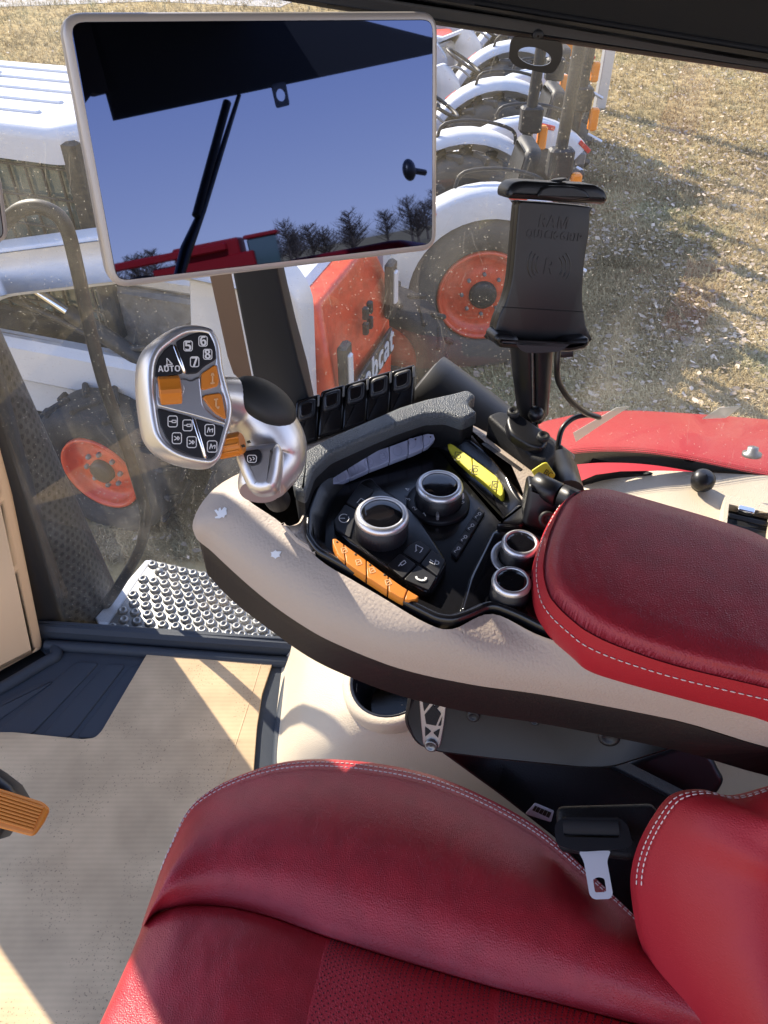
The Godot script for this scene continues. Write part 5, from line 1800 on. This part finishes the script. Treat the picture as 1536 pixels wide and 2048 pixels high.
func phone_holder():
	var t := thing("phone_holder", "black spring loaded phone holder on a ball joint arm", "phone holder", at_y(1050, 880, 0.82))
	var n := Vector3(0.22, 0.24, 0.95).normalized()
	var p := at_d(1085, 690, 0.80)
	var P := func(a, off = 0.0) -> Array: return all_p(a, p + n * off, n)
	var s := st()
	var plate := [[1046, 402], [1176, 413], [1181, 425], [1178, 470], [1170, 520], [1166, 570], [1166, 610], [1172, 650], [1172, 690], [996, 684], [992, 660], [1000, 630], [1014, 600], [1024, 560], [1030, 500], [1036, 430], [1039, 408]]
	slab(s, curve(P.call(plate), 3), n, 0.010, 0.0016)
	var pl := made(s, "back_plate", mats.black_plastic, t)
	s = st()
	var pl2 := plate.map(func(q): return [q[0] - 7, q[1] + 1])
	slab(s, curve(P.call(pl2, -0.008), 3), n, 0.010, 0.002)
	made(s, "rear_plate", mats.black_plastic, t)
	s = st()
	tube(s, [P.call([[1003, 614]], 0.0003)[0], P.call([[1168, 624]], 0.0003)[0]], 0.0004, 6)
	made(s, "parting_line", mats.black_matte, pl)
	# raised lettering and emblem
	var r: Vector3 = (P.call([[1165, 455]])[0] - P.call([[1050, 445]])[0]).normalized()
	text("RAM", "lettering", mats.black_plastic, pl, P.call([[1108, 444]], 0.0)[0], r, n, 0.0115, 0.0006, true)
	text("QUICK-GRIP", "lettering", mats.black_plastic, pl, P.call([[1109, 471]], 0.0)[0], r, n, 0.0078, 0.0006, true)
	text("R", "emblem", mats.black_plastic, pl, P.call([[1098, 533]], 0.0)[0], r, n, 0.016, 0.0006, true)
	s = st()
	for side in [-1, 1]:
		for k in 3:
			var arc := []
			for j in 9:
				var a := deg_to_rad(-38.0 + 9.5 * j)
				var rr := 27.0 + 8.0 * k
				arc.append(P.call([[1098 + side * rr * cos(a), 531 + rr * sin(a) + side * 1.5]], -0.0003)[0])
			tube(s, arc, 0.0009, 6)
	made(s, "signal_arcs", mats.black_plastic, pl).set_meta("kind", "stuff")
	# clamps
	s = st()
	slab(s, fillet(P.call([[1017, 398], [1018, 380], [1030, 366], [1048, 362], [1100, 365], [1195, 370], [1215, 382], [1220, 398], [1212, 409], [1140, 406], [1060, 400]], 0.022), 0.004), n, 0.030, 0.006, 4)
	var cl := made(s, "top_clamp", mats.black_plastic, t)
	s = st()
	slab(s, fillet(P.call([[1074, 394], [1084, 376], [1100, 371], [1150, 373], [1172, 381], [1184, 398], [1140, 403]], 0.025), 0.003), n, 0.006, 0.002)
	made(s, "clamp_lip", mats.black_plastic, cl)
	s = st()
	var k0: Vector3 = P.call([[1118, 367]], 0.006)[0]; var k1: Vector3 = P.call([[1118, 357]], 0.006)[0]
	tube(s, [k0, k0.lerp(k1, 0.45), k0.lerp(k1, 0.55), k1.lerp(k0, 0.1), k1], [0.003, 0.0028, 0.0075, 0.0075, 0.006], 16)
	made(s, "thumb_screw", mats.black_plastic, cl)
	s = st()
	slab(s, fillet(P.call([[989, 680], [996, 668], [1035, 672], [1046, 692], [1060, 697], [1120, 694], [1136, 680], [1180, 676], [1182, 688], [1172, 699], [1140, 706], [1000, 697]], 0.018), 0.004), n, 0.028, 0.005, 4)
	made(s, "bottom_clamp", mats.black_plastic, t)
	s = st()
	slab(s, P.call([[1120, 700], [1148, 700], [1148, 715], [1122, 716]], -0.01), n, 0.012, 0.002)
	made(s, "port", mats.black_plastic, t)
	# double arm: two half shells, ball and base
	var top := at_d(1063, 690, 0.835); var bot := at_d(1066, 850, 0.905)
	var ax := (bot - top).normalized()
	var rt2 := Vector3(1, 0, 0)
	rt2 = (rt2 - ax * rt2.dot(ax)).normalized()
	for side in [-1, 1]:
		s = st()
		var rings := []
		for e in [[-0.02, 0.021, 0.014], [0.0, 0.0215, 0.0165], [0.035, 0.0195, 0.0155], [0.075, 0.0165, 0.0155], [0.09, 0.0155, 0.0165], [0.098, 0.011, 0.0125]]:
			var ring := []
			for k in 16:
				var a: float = PI * k / 15 - PI / 2
				ring.append(top + ax * e[0] + rt2 * side * (0.0022 + cos(a) * e[1]) + rt2.cross(ax) * sin(a) * e[2])
			rings.append(ring)
		loft(s, rings, 0, true, true)
		made(s, "arm_shell", mats.black_plastic, t)
	s = st()
	var bc := at_d(1072, 828, 0.875)
	ball(s, bc, Vector3(0.0095, 0, 0), Vector3(0, 0.0095, 0), Vector3(0, 0, 0.0095), 12)
	made(s, "arm_bolt", mats.black_plastic, t)
	s = st()
	tube(s, [at_d(1062, 845, 0.895), at_d(1060, 872, 0.91)], [0.008, 0.012], 16)
	made(s, "ball_stud", mats.black_plastic, t)
	s = st()
	var up := Vector3(0.05, 1, 0.15).normalized()
	slab(s, fillet(all_p([[1012, 836], [1024, 822], [1042, 828], [1096, 866], [1096, 884], [1086, 896], [1060, 890], [1020, 866]], at_y(1055, 870, 0.842), up), 0.008), up, 0.012, 0.004)
	made(s, "base_plate", mats.black_plastic, t)
	for q in [[1026, 828], [1086, 876]]:
		s = st()
		lathe(s, [[0.007, 0], [0.007, 0.004], [0.005, 0.006], [0.003, 0.004], [0.0005, 0.004]], at_p(q[0], q[1], at_y(1055, 870, 0.843), up), up, 14)
		made(s, "screw", mats.dark_metal, t)
	s = st()
	slab(s, fillet(all_y([[974, 830], [1000, 820], [1040, 833], [1112, 882], [1112, 905], [1090, 925], [1066, 914]], 0.830), 0.006), Vector3.UP, 0.035, 0.004)
	made(s, "mount_bracket", mats.black_matte, t)
	# charging cable and its plug
	var cb := st()
	var pts := [at_d(1116, 700, 0.80)]
	for q in [[1114, 735, 0.81], [1118, 765, 0.83], [1140, 800, 0.86], [1170, 825, 0.89], [1198, 835, 0.91], [1180, 830, 0.925], [1150, 835, 0.925], [1126, 855, 0.92], [1117, 885, 0.92], [1116, 915, 0.92]]: pts.append(at_d(q[0], q[1], q[2]))
	tube(cb, curve(pts, 8, false), 0.0032, 12)
	var cable := made(cb, "charging_cable", mats.black_plastic)
	tag(cable, "thin black charging cable looping from the phone holder to its plug", "cable")
	var pg := thing("cable_plug", "black moulded power plug below the looping cable", "plug", at_d(1130, 950, 0.91))
	s = st()
	tube(s, [at_d(1115, 892, 0.92), at_d(1116, 905, 0.92), at_d(1119, 918, 0.92)], [0.006, 0.0075, 0.008], 16)
	made(s, "strain_relief", mats.black_matte, pg)
	s = st()
	var q0 := at_d(1120, 916, 0.90); var q1 := at_d(1138, 985, 0.845)
	tube(s, [q0, q0.lerp(q1, 0.05), q0.lerp(q1, 0.3), q0.lerp(q1, 0.33), q1], [0.010, 0.0145, 0.0145, 0.0165, 0.0165], 20)
	made(s, "body", mats.black_plastic, pg)
	s = st()
	ball(s, q0.lerp(q1, 0.62) + Vector3(0.004, 0.006, 0.0145), Vector3(0.006, 0, 0), Vector3(0, 0.009, 0), Vector3(0, 0, 0.0035), 10)
	made(s, "thumb_grip", mats.black_matte, pg)
	s = st()
	tube(s, curve([at_d(1083, 900, 0.905), at_d(1085, 915, 0.90), at_d(1088, 928, 0.90), at_d(1095, 938, 0.90)], 4, false), 0.002, 8)
	var rw := made(s, "red_wire", mats.red_paint)
	tag(rw, "short red wire beside the cable plug", "wire")
	var yt := st()
	var yn := Vector3(-0.2, 0.5, 0.85).normalized()
	slab(yt, fillet(all_p([[1062, 942], [1086, 926], [1094, 925], [1111, 950], [1108, 956], [1098, 957], [1086, 952], [1072, 957]], at_d(1090, 942, 0.83), yn), 0.002), yn, 0.003, 0.001)
	var tg := thing("yellow_tag", "small folded yellow tag with black print by the plug", "tag", at_d(1090, 950, 0.83))
	var ym := made(yt, "tag_body", mats.yellow_key, tg)
	text("BC", "print", mats.dark_print, ym, at_p(1096, 947, at_d(1090, 942, 0.83), yn) + yn * 0.0002, Vector3(0.8, -0.5, 0), yn, 0.006, 0.0004)
	for q in [[[1146, 866], [1232, 816], [1262, 812], [1190, 858], [1152, 884]], [[1404, 838], [1440, 815], [1483, 813], [1452, 836]]]:
		s = st()
		var o = q.map(func(w): return win(w[0], w[1], -0.005))
		slab(s, o, Vector3(-0.1, 0, 1), 0.0008, 0.0002, 1)
		var tp := made(s, "tape_strip", mats.tape)
		tag(tp, "strip of pale tape stuck to the glass behind the phone cable" if q[0][0] < 1300 else "short pale tape stub on the glass above the red fender", "tape")

# ---------------------------------------------------------------- seat
func wrinkle(net, amount):                             # soft creases where the leather is stretched
	var n := FastNoiseLite.new(); n.seed = 12; n.frequency = 1.0; n.fractal_octaves = 3
	for i in net.size():
		for j in net[i].size():
			var p: Vector3 = net[i][j]
			net[i][j] = p + Vector3(0, amount * (n.get_noise_2d(p.x * 22.0 + p.z * 9.0, p.z * 10.0 - p.x * 4.0) + 0.5 * n.get_noise_2d(p.x * 60.0, p.z * 35.0 + 9.0)), 0)
func seat():
	var t := thing("driver_seat", "red leather driver seat with white double stitching and perforated centre", "seat", at_y(700, 1950, 0.02))
	var edge := [[284, 1852], [305, 1790], [340, 1695], [395, 1600], [520, 1538], [660, 1521], [860, 1552], [1050, 1640], [1180, 1748], [1300, 1862], [1380, 1940]]
	var seam := [[292, 1850], [312, 1830], [345, 1816], [430, 1812], [530, 1832], [640, 1870], [800, 1922], [1000, 1980], [1150, 2018], [1300, 2056], [1420, 2090]]
	var mix := func(f, y) -> Array:
		var o := []
		for i in edge.size(): o.append(at_y(lerpf(edge[i][0], seam[i][0], f), lerpf(edge[i][1], seam[i][1], f), y - 0.03 * clampf((2.0 - i) / 2.0, 0, 1)))
		return o
	var E: Array = mix.call(0.0, 0.505)
	var down := E.map(func(q): return q + Vector3(0, -0.13, 0) + Vector3(0.0, 0, 0.01))
	var mid := E.map(func(q): return q + Vector3(0, -0.03, -0.008) if true else q)
	var s := st()
	var net := dense([down, mid, E, mix.call(0.10, 0.522), mix.call(0.35, 0.545), mix.call(0.65, 0.542), mix.call(0.88, 0.524), mix.call(0.97, 0.515), mix.call(1.0, 0.510), mix.call(1.01, 0.490)], 12, 9)
	wrinkle(net, 0.0006)
	grid(s, net)
	var bol := made(s, "side_bolster", mats.red_leather, t)
	# two rows of white thread along the edge
	for off in [0.0, 0.022]:
		s = st()
		var line := curve(mix.call(0.015 + off, 0.509 + off * 0.3), 10, false)
		line = line.slice(16).map(func(q): return q + Vector3(0, 0.0022, 0))
		stitches(s, line, 0.0058, 0.0044, 0.00062)
		made(s, "stitching", mats.thread, bol).set_meta("kind", "stuff")
	# centre: smooth front part, perforated middle and rear parts
	var r0 := [[286, 1858], [345, 1816], [430, 1812], [530, 1832], [655, 1876], [800, 1922], [992, 1978], [1150, 2018], [1420, 2090]]
	var r1 := [[276, 1880], [338, 1842], [424, 1838], [520, 1860], [646, 1902], [790, 1948], [990, 2003], [1145, 2044], [1410, 2116]]
	var r2 := [[248, 1945], [312, 1920], [400, 1915], [500, 1935], [630, 1965], [775, 2015], [987, 2066], [1140, 2110], [1400, 2180]]
	var r3 := [[205, 2040], [270, 2030], [370, 2030], [480, 2045], [608, 2062], [745, 2110], [984, 2155], [1130, 2200], [1390, 2270]]
	var r4 := [[150, 2160], [215, 2160], [330, 2160], [450, 2170], [588, 2170], [725, 2210], [980, 2250], [1120, 2290], [1380, 2360]]
	var hs := [[0.480, 0.511, 0.512, 0.512, 0.509, 0.510, 0.508, 0.510, 0.510], [0.490, 0.526, 0.530, 0.530, 0.520, 0.525, 0.520, 0.525, 0.525], [0.490, 0.530, 0.538, 0.536, 0.524, 0.529, 0.524, 0.529, 0.529], [0.487, 0.525, 0.535, 0.534, 0.526, 0.530, 0.526, 0.530, 0.530], [0.487, 0.525, 0.535, 0.534, 0.526, 0.530, 0.526, 0.530, 0.530]]
	var rows := []
	var rr := [r0, r1, r2, r3, r4]
	for i in 5:
		var o := []
		for j in 9:
			o.append(at_y(rr[i][j][0], rr[i][j][1], hs[i][j]))
		o.push_front(o[0] + Vector3(0.012, -0.14, 0.01))
		o[0] = o[1] + Vector3(0.01, -0.13, 0.0)
		rows.append(o)
	rows.push_front(rows[0].map(func(q): return q + Vector3(0, -0.03, -0.004)))
	var cut := func(a, b) -> Array: return rows.map(func(r): return r.slice(a, b))
	s = st()
	var fnet := dense(cut.call(0, 6), 12, 12)
	wrinkle(fnet, 0.0008)
	grid(s, fnet)
	made(s, "front_panel", mats.red_leather, t)
	for q in [[5, 8, "centre_panel"], [7, 10, "rear_panel"]]:
		s = st()
		var nt := dense(cut.call(q[0], q[1]), 18, 12)
		grid(s, nt)
		var pm := made(s, q[2], mats.red_leather_perforated, t)
		s = st()
		for i in range(2, nt.size() - 2):
			for j in range(3, nt[i].size() - 2):
				if (i + j) % 2 == 0:
					var c: Vector3 = nt[i][j]
					c += Vector3(0, 0.0007, 0)
					var hx := []
					for k in 6: hx.append(c + Vector3(cos(TAU * k / 6), 0, sin(TAU * k / 6)) * 0.00085)
					for k in range(1, 5): tri(s, hx[0], hx[k], hx[k + 1], 1)
		made(s, "perforations", mats.perforation, pm).set_meta("kind", "stuff")
	# back rest bolster
	var be := [[1600, 1556, 0.70], [1536, 1575, 0.70], [1465, 1592, 0.705], [1405, 1580, 0.71], [1350, 1590, 0.715], [1314, 1630, 0.72], [1282, 1690, 0.73], [1267, 1750, 0.735], [1270, 1810, 0.735], [1284, 1880, 0.735], [1312, 1950, 0.73], [1345, 2010, 0.725], [1385, 2065, 0.72], [1440, 2130, 0.715]]
	var bi := [[1720, 1600, 0.62], [1690, 1640, 0.625], [1660, 1680, 0.63], [1640, 1710, 0.635], [1620, 1740, 0.64], [1610, 1765, 0.64], [1605, 1790, 0.645], [1600, 1810, 0.645], [1600, 1830, 0.645], [1600, 1860, 0.645], [1600, 1890, 0.645], [1605, 1930, 0.645], [1610, 1980, 0.645], [1620, 2050, 0.645]]
	var row := func(f, bulge) -> Array:
		var o := []
		for i in be.size(): o.append(at_d(lerpf(be[i][0], bi[i][0], f), lerpf(be[i][1], bi[i][1], f), lerpf(be[i][2], bi[i][2], f) - bulge))
		return o
	s = st()
	var b0: Array = row.call(0.0, 0.0)
	grid(s, dense([b0.map(func(q): return q + (q - EYE).normalized() * 0.10 + Vector3(0.03, 0, 0.01)), b0.map(func(q): return q + (q - EYE).normalized() * 0.02), b0, row.call(0.06, 0.012), row.call(0.3, 0.028), row.call(0.65, 0.028), row.call(1.0, 0.0)], 6, 6))
	var bb := made(s, "backrest_bolster", mats.red_leather_smooth, t)
	for off in [0.0, 0.03]:
		s = st()
		var ln := curve(row.call(0.02 + off, 0.008 + off * 0.2), 8, false).slice(0, 60)
		stitches(s, ln, 0.0060, 0.0044, 0.00065)
		made(s, "stitching", mats.thread, bb).set_meta("kind", "stuff")
	s = st()
	var iN := Vector3(-0.6, 0.5, 0.6).normalized()
	slab(s, fillet(all_p([[1470, 2062], [1505, 2010], [1545, 1972], [1750, 1880], [1800, 2300], [1450, 2300]], at_d(1520, 2030, 0.655), iN), 0.02), iN, 0.05, 0.02, 5)
	made(s, "backrest_centre", mats.red_leather, t)
	s = st()
	var bk := Basis(Vector3.UP, -0.2) * Basis(Vector3(0, 0, 1), -0.16)
	var bo := []
	for q in [[-0.20, -0.30], [0.20, -0.30], [0.22, 0.0], [0.17, 0.30], [-0.17, 0.30], [-0.22, 0.0]]: bo.append(Vector3(0.47, 0.74, -0.17) + bk * Vector3(0, q[1], q[0]))
	slab(s, fillet(bo, 0.06, 5), -bk.x, 0.13, 0.035, 5)
	made(s, "backrest", mats.red_leather, t)
	s = st()
	block(s, Vector3(0.10, 0.20, -0.16), Vector3(0.46, 0.36, 0.36), Basis(Vector3.UP, -0.2), 0.03)
	made(s, "suspension", mats.black_matte, t)
	s = st()
	var fn := Vector3(-0.3, 0.55, 0.78).normalized()
	slab(s, fillet(all_p([[873, 1500], [1000, 1592], [1110, 1678], [1300, 1880], [1450, 1900], [1440, 1640], [1223, 1530], [1000, 1490]], at_d(1100, 1620, 0.93), fn), 0.01), fn, 0.03, 0.004)
	made(s, "side_frame", mats.black_matte, t)
	s = st()
	slab(s, curve(all_p([[1120, 1600], [1250, 1530], [1340, 1495], [1385, 1488], [1420, 1508], [1440, 1540], [1448, 1570], [1400, 1620], [1300, 1640]], at_d(1300, 1560, 0.96), Vector3(-0.1, 0.7, 0.7)), 4), Vector3(-0.1, 0.7, 0.7), 0.1, 0.008, 3)
	made(s, "side_cover", mats.black_plastic, t)
	# barcode sticker on the side frame
	s = st()
	var bp := at_d(1080, 1625, 0.915)
	slab(s, fillet(all_p([[1050, 1628], [1070, 1606], [1108, 1622], [1102, 1645]], bp, fn), 0.002), fn, 0.001, 0.0003, 1)
	var lab := made(s, "barcode_label", mats.white_print, t)
	s = st()
	for k in 14:
		var f := 0.1 + 0.8 * k / 13.0
		line_mark(s, at_p(lerpf(1068, 1106, f), lerpf(1610, 1626, f), bp, fn), at_p(lerpf(1062, 1101, f), lerpf(1619, 1637, f), bp, fn), fn, 0.0011 if k % 3 else 0.0019)
	made(s, "barcode", mats.dark_print, lab)
	# belt with its tongue
	t = thing("seat_belt", "black seat belt retractor with bright steel buckle tongue", "seat belt", at_d(1200, 1760, 0.86))
	var n := (-ray(1190, 1690).normalized() + Vector3(0, 0.1, 0)).normalized()
	var p := at_d(1190, 1680, 0.765)
	s = st()
	slab(s, fillet(all_p([[1112, 1612], [1305, 1606], [1318, 1625], [1300, 1690], [1270, 1720], [1115, 1700]], p - n * 0.012, n), 0.008), n, 0.05, 0.006)
	made(s, "retractor_housing", mats.black_matte, t)
	s = st()
	var ho := fillet(all_p([[1108, 1648], [1128, 1634], [1240, 1636], [1256, 1650], [1266, 1690], [1250, 1698], [1160, 1704], [1112, 1690]], p + n * 0.010, n), 0.006)
	var hi := fillet(all_p([[1126, 1645], [1236, 1646], [1240, 1676], [1128, 1674]], p + n * 0.010, n), 0.003)
	holed(s, ho, hi, n, 0.012)
	made(s, "tongue_frame", mats.black_plastic, t)
	s = st()
	tube(s, [at_p(1126, 1652, p + n * 0.004, n), at_p(1237, 1654, p + n * 0.004, n)], 0.0085, 18)
	made(s, "webbing", mats.fabric_black, t)
	s = st()
	var to := fillet(all_p([[1157, 1703], [1222, 1701], [1214, 1722], [1226, 1788], [1220, 1798], [1188, 1799], [1179, 1790], [1168, 1724]], p + n * 0.006, n), 0.003)
	var th := fillet(all_p([[1186, 1758], [1197, 1754], [1209, 1757], [1213, 1784], [1190, 1785]], p + n * 0.006, n), 0.002)
	holed(s, to, th, n, 0.003)
	made(s, "tongue", plain("tongue_steel", col(0.66, 0.67, 0.70), 0.35, 0.35), t)

func _ready():
	make_materials()
	light_and_camera()
	cab()
	exterior()
	outside_fittings()
	left_side()
	blind()
	floor_things()
	display()
	console()
	handle()
	paddles()
	phone_holder()
	seat()
